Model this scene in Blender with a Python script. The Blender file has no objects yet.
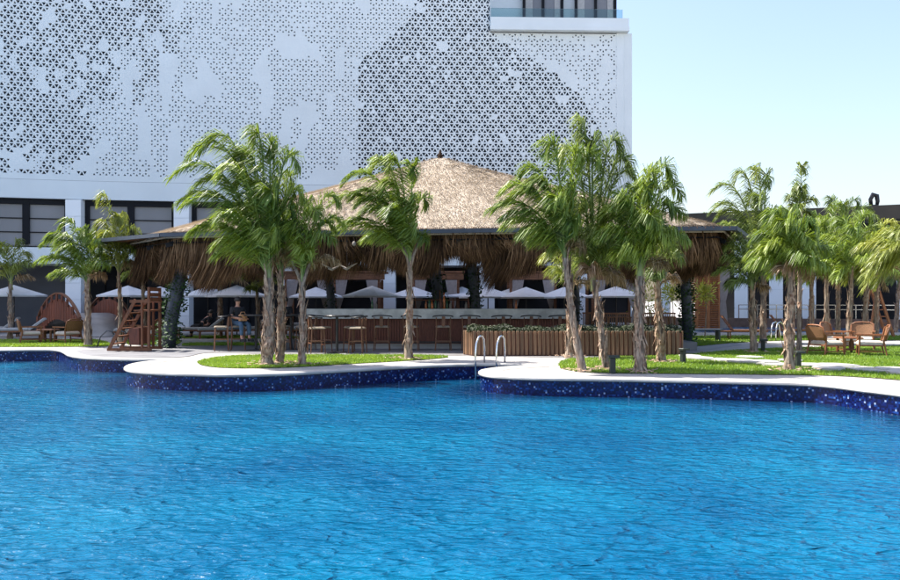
import bpy, math, random
import numpy as np
from mathutils import Vector, Matrix, noise
from mathutils.geometry import tessellate_polygon
R = math.radians
rnd = random.Random(7)
rng = np.random.default_rng(11)
sc = bpy.context.scene
COL = sc.collection

# ------------------------------------------------------------------ camera, sky, sun, exposure
CAMH, F, HY = 1.55, 800.0, 300.0
cd = bpy.data.cameras.new("camera"); cam = bpy.data.objects.new("camera", cd); COL.objects.link(cam)
cd.sensor_width = 36.0; cd.lens = 32.0; cd.clip_start = 0.05; cd.clip_end = 2000
cd.shift_y = 10.0 / 900.0
cam.location = (0, 0, CAMH); cam.rotation_euler = (R(90), 0, 0)
sc.camera = cam
SUN_EL, SUN_AZ = 57.0, -72.0          # azimuth measured from +Y (away from camera) towards +X
w = bpy.data.worlds.new("World"); sc.world = w; w.use_nodes = True
wn = w.node_tree; bg = wn.nodes["Background"]
sky = wn.nodes.new("ShaderNodeTexSky"); sky.sky_type = 'NISHITA'; sky.sun_disc = False
sky.sun_elevation = R(SUN_EL); sky.sun_rotation = R(SUN_AZ); sky.air_density = 1.3; sky.dust_density = 2.5; sky.ozone_density = 3.0
tint = wn.nodes.new("ShaderNodeMix"); tint.data_type = 'RGBA'; tint.blend_type = 'MULTIPLY'; tint.inputs[0].default_value = 1.0
tint.inputs[7].default_value = (1.08, 1.0, 1.03, 1)
wn.links.new(sky.outputs[0], tint.inputs[6]); wn.links.new(tint.outputs[2], bg.inputs[0]); bg.inputs[1].default_value = 0.13
sd = bpy.data.lights.new("sun", 'SUN'); sun = bpy.data.objects.new("sun", sd); COL.objects.link(sun)
sd.energy = 5.0; sd.angle = R(0.5); sd.color = (1.0, 0.95, 0.87)
sv = Vector((math.sin(R(SUN_AZ)) * math.cos(R(SUN_EL)), math.cos(R(SUN_AZ)) * math.cos(R(SUN_EL)), math.sin(R(SUN_EL))))
sun.rotation_euler = sv.to_track_quat('Z', 'Y').to_euler()
vs = sc.view_settings; vs.view_transform = 'Standard'; vs.look = 'None'; vs.gamma = 1.0; vs.exposure = 1.18
sc.cycles.max_bounces = 8; sc.cycles.transparent_max_bounces = 12
sc.cycles.use_denoising = True; sc.cycles.denoising_prefilter = 'ACCURATE'; sc.cycles.denoising_input_passes = 'RGB_ALBEDO_NORMAL'; sc.cycles.sample_clamp_direct = 2.5

# ------------------------------------------------------------------ placing helpers
def gp(px, py, z=0.0):
    Y = (CAMH - z) * F / (py - HY)
    return ((px - 450) / F * Y, Y)
def atx(px, Y): return (px - 450) / F * Y
def atz(py, Y): return CAMH + (HY - py) / F * Y

# ------------------------------------------------------------------ materials
def new_mat(name):
    m = bpy.data.materials.new(name); m.use_nodes = True
    return m, m.node_tree, m.node_tree.nodes["Principled BSDF"]
def mat(name, col, rough=0.7, var=0.12, scale=6.0, bump=0.0, bscale=None, metal=0.0, stretch=None, col2=None, objvar=0.0, coord='Object', spec=0.5):
    m, nt, b = new_mat(name); N, L = nt.nodes, nt.links
    b.inputs['Roughness'].default_value = rough; b.inputs['Metallic'].default_value = metal
    b.inputs['Specular IOR Level'].default_value = spec
    tc = N.new("ShaderNodeTexCoord"); src = tc.outputs[coord]
    if stretch:
        mp = N.new("ShaderNodeMapping"); mp.inputs['Scale'].default_value = stretch; L.new(src, mp.inputs[0]); src = mp.outputs[0]
    nz = N.new("ShaderNodeTexNoise"); nz.inputs['Scale'].default_value = scale; nz.inputs['Detail'].default_value = 6
    L.new(src, nz.inputs['Vector'])
    cr = N.new("ShaderNodeValToRGB"); L.new(nz.outputs[0], cr.inputs[0])
    c2 = col2 or tuple(min(1, c * (1 + var * 1.5)) for c in col)
    c1 = tuple(c * (1 - var * 1.5) for c in col) if not col2 else col
    cr.color_ramp.elements[0].position = 0.3; cr.color_ramp.elements[1].position = 0.7
    cr.color_ramp.elements[0].color = (*c1, 1); cr.color_ramp.elements[1].color = (*c2, 1)
    out = cr.outputs[0]
    if objvar:
        oi = N.new("ShaderNodeObjectInfo"); hs = N.new("ShaderNodeHueSaturation")
        mr = N.new("ShaderNodeMapRange"); mr.inputs[3].default_value = 1 - objvar; mr.inputs[4].default_value = 1 + objvar
        L.new(oi.outputs['Random'], mr.inputs[0]); L.new(mr.outputs[0], hs.inputs['Value']); L.new(out, hs.inputs['Color']); out = hs.outputs[0]
    L.new(out, b.inputs['Base Color'])
    if bump:
        nb = N.new("ShaderNodeTexNoise"); nb.inputs['Scale'].default_value = bscale or scale * 4; nb.inputs['Detail'].default_value = 8
        L.new(src, nb.inputs['Vector']); bp = N.new("ShaderNodeBump"); bp.inputs['Strength'].default_value = bump; bp.inputs['Distance'].default_value = 0.02
        L.new(nb.outputs[0], bp.inputs['Height']); L.new(bp.outputs[0], b.inputs['Normal'])
    return m
def leaf_mat(name, c1, c2, trans, tcol, scale=1.3, rough=0.42, tone=True):
    m, nt, b = new_mat(name); N, L = nt.nodes, nt.links
    b.inputs['Roughness'].default_value = rough
    tc = N.new("ShaderNodeTexCoord"); nz = N.new("ShaderNodeTexNoise"); nz.inputs['Scale'].default_value = scale; nz.inputs['Detail'].default_value = 5
    L.new(tc.outputs['Object'], nz.inputs['Vector'])
    cr = N.new("ShaderNodeValToRGB"); cr.color_ramp.elements[0].position = 0.35; cr.color_ramp.elements[1].position = 0.66
    cr.color_ramp.elements[0].color = (*c1, 1); cr.color_ramp.elements[1].color = (*c2, 1); L.new(nz.outputs[0], cr.inputs[0])
    oi = N.new("ShaderNodeObjectInfo"); mr = N.new("ShaderNodeMapRange"); mr.inputs[3].default_value = 0.72; mr.inputs[4].default_value = 1.3
    mh = N.new("ShaderNodeMapRange"); mh.inputs[3].default_value = 0.515; mh.inputs[4].default_value = 0.482
    hs = N.new("ShaderNodeHueSaturation"); L.new(oi.outputs['Random'], mr.inputs[0]); L.new(oi.outputs['Random'], mh.inputs[0])
    L.new(mr.outputs[0], hs.inputs['Value']); L.new(mh.outputs[0], hs.inputs['Hue']); L.new(cr.outputs[0], hs.inputs['Color']); L.new(hs.outputs[0], b.inputs['Base Color'])
    if tone:
        at = N.new("ShaderNodeAttribute"); at.attribute_name = "tone"; m2 = N.new("ShaderNodeMapRange"); m2.inputs[3].default_value = 0.35; m2.inputs[4].default_value = 1.9
        h2 = N.new("ShaderNodeHueSaturation"); L.new(at.outputs['Fac'], m2.inputs[0]); L.new(m2.outputs[0], h2.inputs['Value']); L.new(cr.outputs[0], h2.inputs['Color'])
        m3 = N.new("ShaderNodeMapRange"); m3.inputs[3].default_value = 1.1; m3.inputs[4].default_value = 0.78; L.new(at.outputs['Fac'], m3.inputs[0]); L.new(m3.outputs[0], h2.inputs['Saturation'])
        L.new(h2.outputs[0], hs.inputs['Color']); L.new(hs.outputs[0], b.inputs['Base Color'])
    tr = N.new("ShaderNodeBsdfTranslucent"); mx = N.new("ShaderNodeMixShader"); mx.inputs[0].default_value = trans
    mc = N.new("ShaderNodeMix"); mc.data_type = 'RGBA'; mc.inputs[0].default_value = 0.6; mc.inputs[7].default_value = (*tcol, 1)
    L.new(hs.outputs[0], mc.inputs[6]); L.new(mc.outputs[2], tr.inputs[0])
    L.new(b.outputs[0], mx.inputs[1]); L.new(tr.outputs[0], mx.inputs[2]); L.new(mx.outputs[0], N["Material Output"].inputs[0])
    return m
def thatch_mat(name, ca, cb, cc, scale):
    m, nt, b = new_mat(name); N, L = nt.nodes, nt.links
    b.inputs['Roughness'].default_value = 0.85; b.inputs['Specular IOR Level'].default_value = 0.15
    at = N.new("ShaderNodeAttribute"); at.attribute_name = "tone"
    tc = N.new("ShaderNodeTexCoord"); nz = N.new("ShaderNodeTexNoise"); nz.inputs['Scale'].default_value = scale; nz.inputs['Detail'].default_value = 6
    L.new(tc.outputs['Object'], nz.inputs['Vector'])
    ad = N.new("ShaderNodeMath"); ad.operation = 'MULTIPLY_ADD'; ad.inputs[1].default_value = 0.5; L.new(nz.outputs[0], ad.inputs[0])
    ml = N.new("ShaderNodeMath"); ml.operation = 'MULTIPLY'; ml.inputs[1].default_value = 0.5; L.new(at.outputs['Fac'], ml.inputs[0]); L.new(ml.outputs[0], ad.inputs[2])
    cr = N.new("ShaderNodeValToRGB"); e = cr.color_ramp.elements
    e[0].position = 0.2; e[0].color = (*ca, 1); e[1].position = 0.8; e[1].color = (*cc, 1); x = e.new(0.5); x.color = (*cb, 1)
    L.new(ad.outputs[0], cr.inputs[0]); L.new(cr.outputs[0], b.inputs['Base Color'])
    return m

M = {}
M['stone'] = mat('pale_stone', (0.38, 0.36, 0.335), 0.75, 0.10, 2.2, 0.25, 30)
M['coping'] = mat('white_coping', (0.42, 0.405, 0.375), 0.6, 0.13, 2.6, 0.15, 40)
M['floor'] = mat('grey_pavilion_paving', (0.20, 0.195, 0.195), 0.55, 0.14, 1.4, 0.2, 20)
M['island'] = mat('grey_washed_paving', (0.20, 0.20, 0.21), 0.55, 0.16, 1.2, 0.2, 20)
M['soil'] = mat('lawn_soil', (0.10, 0.075, 0.04), 0.95, 0.3, 2.0, 0.5, 40, col2=(0.06, 0.11, 0.02))
M['facade'] = mat('white_render', (0.71, 0.77, 0.78), 0.55, 0.03, 0.5)
M['panel'] = mat('white_cladding', (0.72, 0.78, 0.79), 0.45, 0.03, 0.8)
M['columnwhite'] = mat('column_cladding', (0.85, 0.88, 0.89), 0.45, 0.02, 0.8)
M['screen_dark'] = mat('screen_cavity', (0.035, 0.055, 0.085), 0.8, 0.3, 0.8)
M['dark_frame'] = mat('black_window_frame', (0.007, 0.008, 0.011), 0.6, 0.1, spec=0.2)
M['blind'] = mat('grey_blind_glass', (0.22, 0.22, 0.23), 0.25, 0.12, 0.4, stretch=(1, 1, 0.3))
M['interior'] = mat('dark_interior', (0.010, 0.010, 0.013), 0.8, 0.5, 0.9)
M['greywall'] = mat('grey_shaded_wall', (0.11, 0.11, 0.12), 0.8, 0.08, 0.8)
M['steel'] = mat('slate_steel', (0.045, 0.058, 0.08), 0.5, 0.12, 3)
M['stainless'] = mat('stainless', (0.75, 0.75, 0.75), 0.18, 0.03, 5, metal=1.0)
M['darkrail'] = mat('dark_handrail', (0.10, 0.11, 0.12), 0.25, 0.03, 5, metal=1.0)
M['marble'] = mat('grey_marble', (0.48, 0.49, 0.47), 0.3, 0.2, 3.5)
M['redwood'] = mat('red_brown_wood', (0.115, 0.032, 0.016), 0.55, 0.3, 9, stretch=(6, 6, 0.6), objvar=0.2)
M['slat'] = mat('brown_planter_slat', (0.165, 0.092, 0.048), 0.6, 0.28, 5, stretch=(5, 5, 0.5), objvar=0.38)
M['darkteak'] = mat('dark_teak', (0.13, 0.055, 0.025), 0.5, 0.25, 6, stretch=(4, 4, 1), objvar=0.15)
M['rush'] = mat('woven_rush_seat', (0.22, 0.18, 0.13), 0.8, 0.2, 30)
M['lampgreen'] = mat('dark_green_metal', (0.02, 0.028, 0.022), 0.5, 0.1)
M['teak'] = mat('teak', (0.21, 0.080, 0.030), 0.5, 0.25, 6, stretch=(4, 4, 1), objvar=0.15)
M['orangewood'] = mat('orange_timber', (0.33, 0.12, 0.035), 0.55, 0.22, 5, stretch=(4, 4, 1), objvar=0.12)
M['chairwood'] = mat('chair_timber', (0.15, 0.052, 0.018), 0.55, 0.22, 5, stretch=(4, 4, 1), objvar=0.12)
M['bridgewood'] = mat('bridge_timber', (0.20, 0.058, 0.026), 0.55, 0.25, 5, stretch=(5, 5, 0.7), objvar=0.18)
M['lintel'] = mat('lintel_timber', (0.17, 0.07, 0.03), 0.6, 0.25, 4, stretch=(1, 1, 5))
M['blackmetal'] = mat('black_metal', (0.015, 0.015, 0.016), 0.4, 0.1)
M['cane'] = mat('woven_cane', (0.21, 0.105, 0.048), 0.7, 0.3, 60)
M['cushion'] = mat('cream_cushion', (0.55, 0.50, 0.43), 0.9, 0.08, 8)
M['white_cush'] = mat('white_cushion', (0.40, 0.40, 0.39), 0.9, 0.06, 8)
M['canvas'] = mat('umbrella_canvas', (0.58, 0.59, 0.60), 0.9, 0.05, 3)
M['curtain'] = mat('ivory_curtain', (0.30, 0.26, 0.24), 0.9, 0.08, 8)
M['bark'] = mat('palm_bark', (0.075, 0.042, 0.027), 0.9, 0.2, 9, 1.0, 30, stretch=(3.0, 3.0, 0.45), col2=(0.46, 0.37, 0.28), objvar=.15)
M['bark_dry'] = mat('dry_leaf_base', (0.16, 0.07, 0.035), 0.85, 0.3, 9, 0.4, 30, col2=(0.50, 0.38, 0.27))
M['petiole'] = mat('green_petiole', (0.25, 0.28, 0.10), 0.5, 0.2, 4)
M['leaf'] = leaf_mat('palm_leaf', (0.055, 0.12, 0.010), (0.24, 0.325, 0.028), 0.38, (0.36, 0.48, 0.035))
M['leaf_cool'] = leaf_mat('palm_leaf_cool', (0.055, 0.11, 0.018), (0.23, 0.29, 0.045), 0.34, (0.32, 0.42, 0.05))
M['leaf_yellow'] = leaf_mat('palm_leaf_yellow', (0.11, 0.18, 0.022), (0.30, 0.33, 0.045), 0.38, (0.42, 0.46, 0.05))
M['leaf_dry'] = leaf_mat('palm_leaf_dry', (0.20, 0.12, 0.05), (0.40, 0.27, 0.12), 0.25, (0.45, 0.30, 0.12))
M['vine'] = leaf_mat('vine_leaf', (0.012, 0.035, 0.012), (0.03, 0.085, 0.02), 0.2, (0.08, 0.18, 0.03), 3, 0.65, tone=False)
M['shrub'] = leaf_mat('planter_leaf', (0.006, 0.014, 0.004), (0.022, 0.036, 0.009), 0.12, (0.05, 0.10, 0.02), 3, 0.7, tone=False)
M['shrub_yellow'] = leaf_mat('yellow_shrub_leaf', (0.20, 0.26, 0.02), (0.45, 0.45, 0.04), 0.35, (0.5, 0.5, 0.05), 3, tone=False)
M['grass'] = leaf_mat('grass_blade', (0.10, 0.22, 0.018), (0.25, 0.38, 0.035), 0.38, (0.40, 0.56, 0.05), 1.1, 0.5, tone=False)
M['thatch'] = thatch_mat('roof_thatch', (0.36, 0.30, 0.23), (0.47, 0.40, 0.315), (0.57, 0.495, 0.40), 0.9)
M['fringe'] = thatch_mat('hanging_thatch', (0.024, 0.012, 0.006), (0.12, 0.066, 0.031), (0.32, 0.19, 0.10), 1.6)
M['skin'] = mat('skin', (0.42, 0.22, 0.15), 0.5, 0.06, 8)
M['shirt'] = mat('black_cloth', (0.013, 0.014, 0.017), 0.9, 0.2, 9)
M['jeans'] = mat('blue_denim', (0.045, 0.09, 0.15), 0.9, 0.2, 12)
M['hair'] = mat('dark_hair', (0.015, 0.011, 0.009), 0.6, 0.3, 20)
M['bag'] = mat('tan_leather', (0.45, 0.24, 0.11), 0.6, 0.15, 8)
M['wingroof'] = mat('dark_grey_fascia', (0.04, 0.04, 0.043), 0.7, 0.1, 1)
M['wingedge'] = mat('brown_fascia', (0.06, 0.05, 0.035), 0.7, 0.1, 1)
M['brownwall'] = mat('brown_stone_wall', (0.14, 0.085, 0.06), 0.8, 0.25, 3.0, 0.4, 12)
M['bird'] = mat('pale_ornament', (0.22, 0.19, 0.16), 0.7, 0.08, 8)
M['orange_pot'] = mat('amber_glass', (0.45, 0.12, 0.02), 0.2, 0.2, 8)
M['greenglass'] = mat('green_glass', (0.02, 0.09, 0.03), 0.1, 0.2, 8)
M['poolfloor'] = mat('pool_floor_tile', (0.02, 0.20, 0.34), 0.4, 0.12, 1.0)

def glass_mat():
    m, nt, b = new_mat('balustrade_glass'); N, L = nt.nodes, nt.links
    g = N.new("ShaderNodeBsdfGlossy"); g.inputs['Roughness'].default_value = 0.03
    t = N.new("ShaderNodeBsdfTransparent"); t.inputs[0].default_value = (0.72, 0.84, 0.85, 1)
    f = N.new("ShaderNodeFresnel"); f.inputs[0].default_value = 1.5; x = N.new("ShaderNodeMixShader")
    L.new(f.outputs[0], x.inputs[0]); L.new(t.outputs[0], x.inputs[1]); L.new(g.outputs[0], x.inputs[2]); L.new(x.outputs[0], N["Material Output"].inputs[0])
    return m
M['glass'] = glass_mat()
def mosaic_mat():
    m, nt, b = new_mat('pool_mosaic'); N, L = nt.nodes, nt.links
    b.inputs['Roughness'].default_value = 0.22
    uv = N.new("ShaderNodeUVMap"); sc1 = N.new("ShaderNodeVectorMath"); sc1.operation = 'SCALE'; sc1.inputs['Scale'].default_value = 30
    fl = N.new("ShaderNodeVectorMath"); fl.operation = 'FLOOR'; wn_ = N.new("ShaderNodeTexWhiteNoise"); wn_.noise_dimensions = '2D'
    L.new(uv.outputs[0], sc1.inputs[0]); L.new(sc1.outputs[0], fl.inputs[0]); L.new(fl.outputs[0], wn_.inputs[0])
    cr = N.new("ShaderNodeValToRGB"); cr.color_ramp.interpolation = 'CONSTANT'; e = cr.color_ramp.elements
    e[0].color = (0.002, 0.004, 0.042, 1); e[1].position = 0.45; e[1].color = (0.003, 0.010, 0.09, 1)
    for p, c in ((0.74, (0.005, 0.02, 0.12)), (0.87, (0.01, 0.05, 0.22)), (0.94, (0.06, 0.14, 0.36)), (0.98, (0.26, 0.34, 0.52))):
        x = e.new(p); x.color = (*c, 1)
    L.new(wn_.outputs[0], cr.inputs[0])
    fr = N.new("ShaderNodeVectorMath"); fr.operation = 'FRACTION'; L.new(sc1.outputs[0], fr.inputs[0])
    L.new(cr.outputs[0], b.inputs['Base Color'])
    return m
M['mosaic'] = mosaic_mat()
def water_mat(name, deep, lite, rip=1.0):
    m, nt, b = new_mat(name); N, L = nt.nodes, nt.links
    tc = N.new("ShaderNodeTexCoord"); src = tc.outputs['Object']
    def nz(scale, detail, sx, sy, rot=0.0, dist=0.0):
        mp = N.new("ShaderNodeMapping"); mp.inputs['Scale'].default_value = (sx, sy, 1); mp.inputs['Rotation'].default_value = (0, 0, rot)
        L.new(src, mp.inputs[0]); n = N.new("ShaderNodeTexNoise"); n.inputs['Scale'].default_value = scale; n.inputs['Detail'].default_value = detail
        n.inputs['Distortion'].default_value = dist; L.new(mp.outputs[0], n.inputs['Vector']); return n.outputs[0]
    a = nz(1.7, 3.0, 0.8, 1.25, 0.5, 0.3); c = nz(7.0, 3.0, 0.8, 1.35, -0.4, 0.4); d = nz(0.35, 2.0, 1, 1)
    def bump(h, dist, strength, prev=None):
        bp = N.new("ShaderNodeBump"); bp.inputs['Distance'].default_value = dist; bp.inputs['Strength'].default_value = strength
        L.new(h, bp.inputs['Height'])
        if prev: L.new(prev, bp.inputs['Normal'])
        return bp.outputs[0]
    g = nz(2.6, 2.0, 0.9, 1.5, -0.5, 0.5)
    m1_ = N.new("ShaderNodeMath"); m1_.operation = 'SUBTRACT'; m1_.inputs[1].default_value = 0.5; L.new(g, m1_.inputs[0])
    m2_ = N.new("ShaderNodeMath"); m2_.operation = 'ABSOLUTE'; L.new(m1_.outputs[0], m2_.inputs[0])
    m3_ = N.new("ShaderNodeMath"); m3_.operation = 'MULTIPLY'; m3_.inputs[1].default_value = -1.0; L.new(m2_.outputs[0], m3_.inputs[0])
    n0 = bump(m3_.outputs[0], 0.17 * rip, 1.0); n1 = bump(a, 0.10 * rip, 1.0, n0); n2 = bump(c, 0.075 * rip, 1.0, n1)
    cr = N.new("ShaderNodeValToRGB"); L.new(d, cr.inputs[0]); cr.color_ramp.elements[0].position = 0.35; cr.color_ramp.elements[1].position = 0.68
    cr.color_ramp.elements[0].color = (*deep, 1); cr.color_ramp.elements[1].color = (*lite, 1)
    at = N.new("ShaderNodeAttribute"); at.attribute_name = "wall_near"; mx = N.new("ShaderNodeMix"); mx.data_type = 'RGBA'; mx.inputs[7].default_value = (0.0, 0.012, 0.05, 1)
    L.new(at.outputs['Fac'], mx.inputs[0]); L.new(cr.outputs[0], mx.inputs[6])      # painted darker near the wall, imitating its reflection and submerged tiles in opaque water
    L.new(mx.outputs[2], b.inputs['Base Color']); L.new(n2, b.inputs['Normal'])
    b.inputs['Roughness'].default_value = 0.05; b.inputs['IOR'].default_value = 1.33; b.inputs['Specular IOR Level'].default_value = 0.33
    return m
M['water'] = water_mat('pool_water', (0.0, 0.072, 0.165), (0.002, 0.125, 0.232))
M['water_far'] = water_mat('far_pool_water', (0.005, 0.09, 0.21), (0.01, 0.12, 0.25), 0.5)

# ------------------------------------------------------------------ mesh builder
def link_mesh(name, V, Fc, material, parent=None, smooth=False, loc=None):
    me = bpy.data.meshes.new(name); me.from_pydata(V, [], Fc); me.update()
    if material: me.materials.append(material)
    if smooth: me.polygons.foreach_set('use_smooth', [True] * len(me.polygons))
    o = bpy.data.objects.new(name, me); COL.objects.link(o)
    if parent: o.parent = parent
    if loc: o.location = loc
    return o
class MB:
    def __init__(s): s.v = []; s.f = []
    def add(s, V, Fc):
        n = len(s.v); s.v += [tuple(p) for p in V]; s.f += [tuple(i + n for i in f) for f in Fc]; return s
    def box(s, c, d, rz=0.0, rx=0.0, ry=0.0, bev=0.0):
        hx, hy, hz = d[0] / 2, d[1] / 2, d[2] / 2
        m = Matrix.Translation(c) @ Matrix.Rotation(rz, 4, 'Z') @ Matrix.Rotation(ry, 4, 'Y') @ Matrix.Rotation(rx, 4, 'X')
        b = min(bev, hx * .45, hy * .45)
        if b > 0:   # rounded vertical edges and a chamfered top
            P = [(-hx + b, -hy), (hx - b, -hy), (hx, -hy + b), (hx, hy - b), (hx - b, hy), (-hx + b, hy), (-hx, hy - b), (-hx, -hy + b)]
            V = [m @ Vector((x, y, -hz)) for x, y in P] + [m @ Vector((x, y, hz - b)) for x, y in P] + [m @ Vector((x * (1 - b / hx), y * (1 - b / hy), hz)) for x, y in P]
            Fc = [tuple(range(7, -1, -1)), tuple(range(16, 24))] + [(i + 8 * k, (i + 1) % 8 + 8 * k, (i + 1) % 8 + 8 * k + 8, i + 8 * k + 8) for k in (0, 1) for i in range(8)]
            return s.add(V, Fc)
        V = [m @ Vector((x * hx, y * hy, z * hz)) for z in (-1, 1) for x, y in ((-1, -1), (1, -1), (1, 1), (-1, 1))]
        return s.add(V, [(3, 2, 1, 0), (4, 5, 6, 7), (0, 1, 5, 4), (1, 2, 6, 5), (2, 3, 7, 6), (3, 0, 4, 7)])
    def bar(s, p, q, w=0.05, h=0.05):
        p, q = Vector(p), Vector(q); d = q - p; L_ = d.length; d = d / L_
        up = Vector((0, 0, 1)) if abs(d.z) < 0.95 else Vector((0, 1, 0))
        a = d.cross(up).normalized(); b = a.cross(d).normalized()
        V = [e + a * (x * w / 2) + b * (y * h / 2) for e in (p, q) for x, y in ((-1, -1), (1, -1), (1, 1), (-1, 1))]
        return s.add(V, [(3, 2, 1, 0), (4, 5, 6, 7), (0, 1, 5, 4), (1, 2, 6, 5), (2, 3, 7, 6), (3, 0, 4, 7)])
    def tube(s, pts, r, n=8, cap=True):
        pts = [Vector(p) for p in pts]; k = len(pts); rs = r if isinstance(r, (list, tuple)) else [r] * k
        V = []; ref = None
        for i, p in enumerate(pts):
            d = (pts[min(i + 1, k - 1)] - pts[max(i - 1, 0)]).normalized()
            if ref is None: ref = d.orthogonal().normalized()
            a = (ref - d * ref.dot(d)).normalized(); ref = a; b = d.cross(a)
            for j in range(n):
                t = 2 * math.pi * j / n; V.append(p + (a * math.cos(t) + b * math.sin(t)) * rs[i])
        Fc = [(i * n + j, i * n + (j + 1) % n, (i + 1) * n + (j + 1) % n, (i + 1) * n + j) for i in range(k - 1) for j in range(n)]
        if cap: Fc += [tuple(range(n - 1, -1, -1)), tuple(range((k - 1) * n, k * n))]
        return s.add(V, Fc)
    def lathe(s, prof, n=12, c=(0, 0, 0), sx=1, sy=1):
        V = [(c[0] + r * sx * math.cos(2 * math.pi * j / n), c[1] + r * sy * math.sin(2 * math.pi * j / n), c[2] + z) for r, z in prof for j in range(n)]
        k = len(prof)
        Fc = [(i * n + j, i * n + (j + 1) % n, (i + 1) * n + (j + 1) % n, (i + 1) * n + j) for i in range(k - 1) for j in range(n)]
        Fc += [tuple(range(n - 1, -1, -1)), tuple(range((k - 1) * n, k * n))]
        return s.add(V, Fc)
    def prism(s, poly, z0, z1):
        n = len(poly); V = [(x, y, z0) for x, y in poly] + [(x, y, z1) for x, y in poly]
        return s.add(V, [tuple(range(n - 1, -1, -1)), tuple(range(n, 2 * n))] + [(i, (i + 1) % n, (i + 1) % n + n, i + n) for i in range(n)])
    def build(s, name, m, parent=None, smooth=False, loc=None, kind=None):
        o = link_mesh(name, s.v, s.f, M[m] if isinstance(m, str) else m, parent, smooth, loc)
        if kind: o['kind'] = kind
        return o
def thing(name, label, cat, loc=(0, 0, 0), rz=0.0, group=None):
    o = bpy.data.objects.new(name, None); o.empty_display_size = 0.2; COL.objects.link(o)
    o.location = loc; o.rotation_euler = (0, 0, rz); o['label'] = label; o['category'] = cat
    if group: o['group'] = group
    return o
KIDS = {}
def copy_thing(src, loc, rz=0.0, label=None, scale=None):
    r = src.copy(); COL.objects.link(r); r.location = loc; r.rotation_euler = (0, 0, rz)
    if label: r['label'] = label
    if scale: r.scale = (scale,) * 3
    for ch in list(src.children):
        c = ch.copy(); COL.objects.link(c); c.parent = r
        for g in list(ch.children):
            d = g.copy(); COL.objects.link(d); d.parent = c
    return r
def structure(o): o['kind'] = 'structure'; return o
def catmull(P, per=6):
    out = []; n = len(P)
    for i in range(n - 1):
        p0, p1, p2, p3 = (Vector(P[max(i - 1, 0)]), Vector(P[i]), Vector(P[i + 1]), Vector(P[min(i + 2, n - 1)]))
        for k in range(per):
            t = k / per
            out.append(0.5 * ((2 * p1) + (-p0 + p2) * t + (2 * p0 - 5 * p1 + 4 * p2 - p3) * t * t + (-p0 + 3 * p1 - 3 * p2 + p3) * t ** 3))
    out.append(Vector(P[-1])); return [(v.x, v.y) for v in out]
def sheet(name, poly, z, m, kind='structure'):
    T = tessellate_polygon([[Vector((x, y, 0)) for x, y in poly]])
    V = [(x, y, z) for x, y in poly]; Fc = []
    for t in T:
        a, b, c = (Vector(V[i]) for i in t)
        Fc.append(tuple(t) if (b - a).cross(c - a).z > 0 else tuple(reversed(t)))
    o = link_mesh(name, V, Fc, M[m]); o['kind'] = kind; return o

# ------------------------------------------------------------------ pool edge, ground, water
WZ = -0.35
edge_px = [(-60, 350), (0, 350), (40, 349.7), (58, 350), (64.5, 352), (70, 355), (82, 357.2), (105, 358.6), (140, 359.4), (172, 359.2), (178, 359.6), (155, 361), (137, 363.3),
           (127.5, 366), (126.5, 368.6), (134, 371), (155, 372.8), (190, 374), (235, 374.6), (285, 373.4), (340, 370.4), (400, 367), (440, 365), (480, 364.2), (520, 364.4),
           (541, 365), (520, 366.4), (498, 368), (484, 370), (480.5, 372.3), (487, 375), (505, 376.8), (545, 378.2), (620, 379.2), (700, 380.8), (790, 383), (830, 385.4), (862, 389.4), (900, 394), (960, 402), (1040, 414)]
edge = catmull([(-60, 24.8), (-30, 24.8)] + [gp(*p) for p in edge_px] + [(12.5, 7.5), (13, 3), (12, -3)], 6)
hole = edge + [(5, -6), (-20, -7), (-58, -6)]
outer = [(-700, -300), (700, -300), (700, 1500), (-700, 1500)]
loops = [[Vector((x, y, 0)) for x, y in outer], [Vector((x, y, 0)) for x, y in hole]]
T = tessellate_polygon(loops); allp = outer + hole
Fc = []
for t in T:
    a, b, c = (Vector((*allp[i], 0)) for i in t)
    Fc.append(tuple(t) if (b - a).cross(c - a).z > 0 else tuple(reversed(t)))
structure(link_mesh('ground', [(x, y, 0) for x, y in allp], Fc, M['stone']))
# pool wall with mosaic, uv = metres along the wall / height
me = bpy.data.meshes.new('pool_wall'); n = len(hole); V = []; Fw = []; s_ = 0; us = []
for i, (x, y) in enumerate(hole + [hole[0]]):
    if i: s_ += (Vector((x, y)) - Vector(hole[i - 1])).length
    V += [(x, y, -0.03), (x, y, -1.6)]; us.append(s_)
for i in range(n): Fw.append((2 * i, 2 * i + 1, 2 * i + 3, 2 * i + 2))
me.from_pydata(V, [], Fw); uvl = me.uv_layers.new(name='UVMap')
for p in me.polygons:
    for li in p.loop_indices:
        vi = me.loops[li].vertex_index; uvl.data[li].uv = (us[vi // 2], V[vi][2] + 2)
me.materials.append(M['mosaic']); o = bpy.data.objects.new('pool_wall', me); COL.objects.link(o); structure(o)
sheet('pool_floor', hole, -1.6, 'poolfloor')
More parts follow.
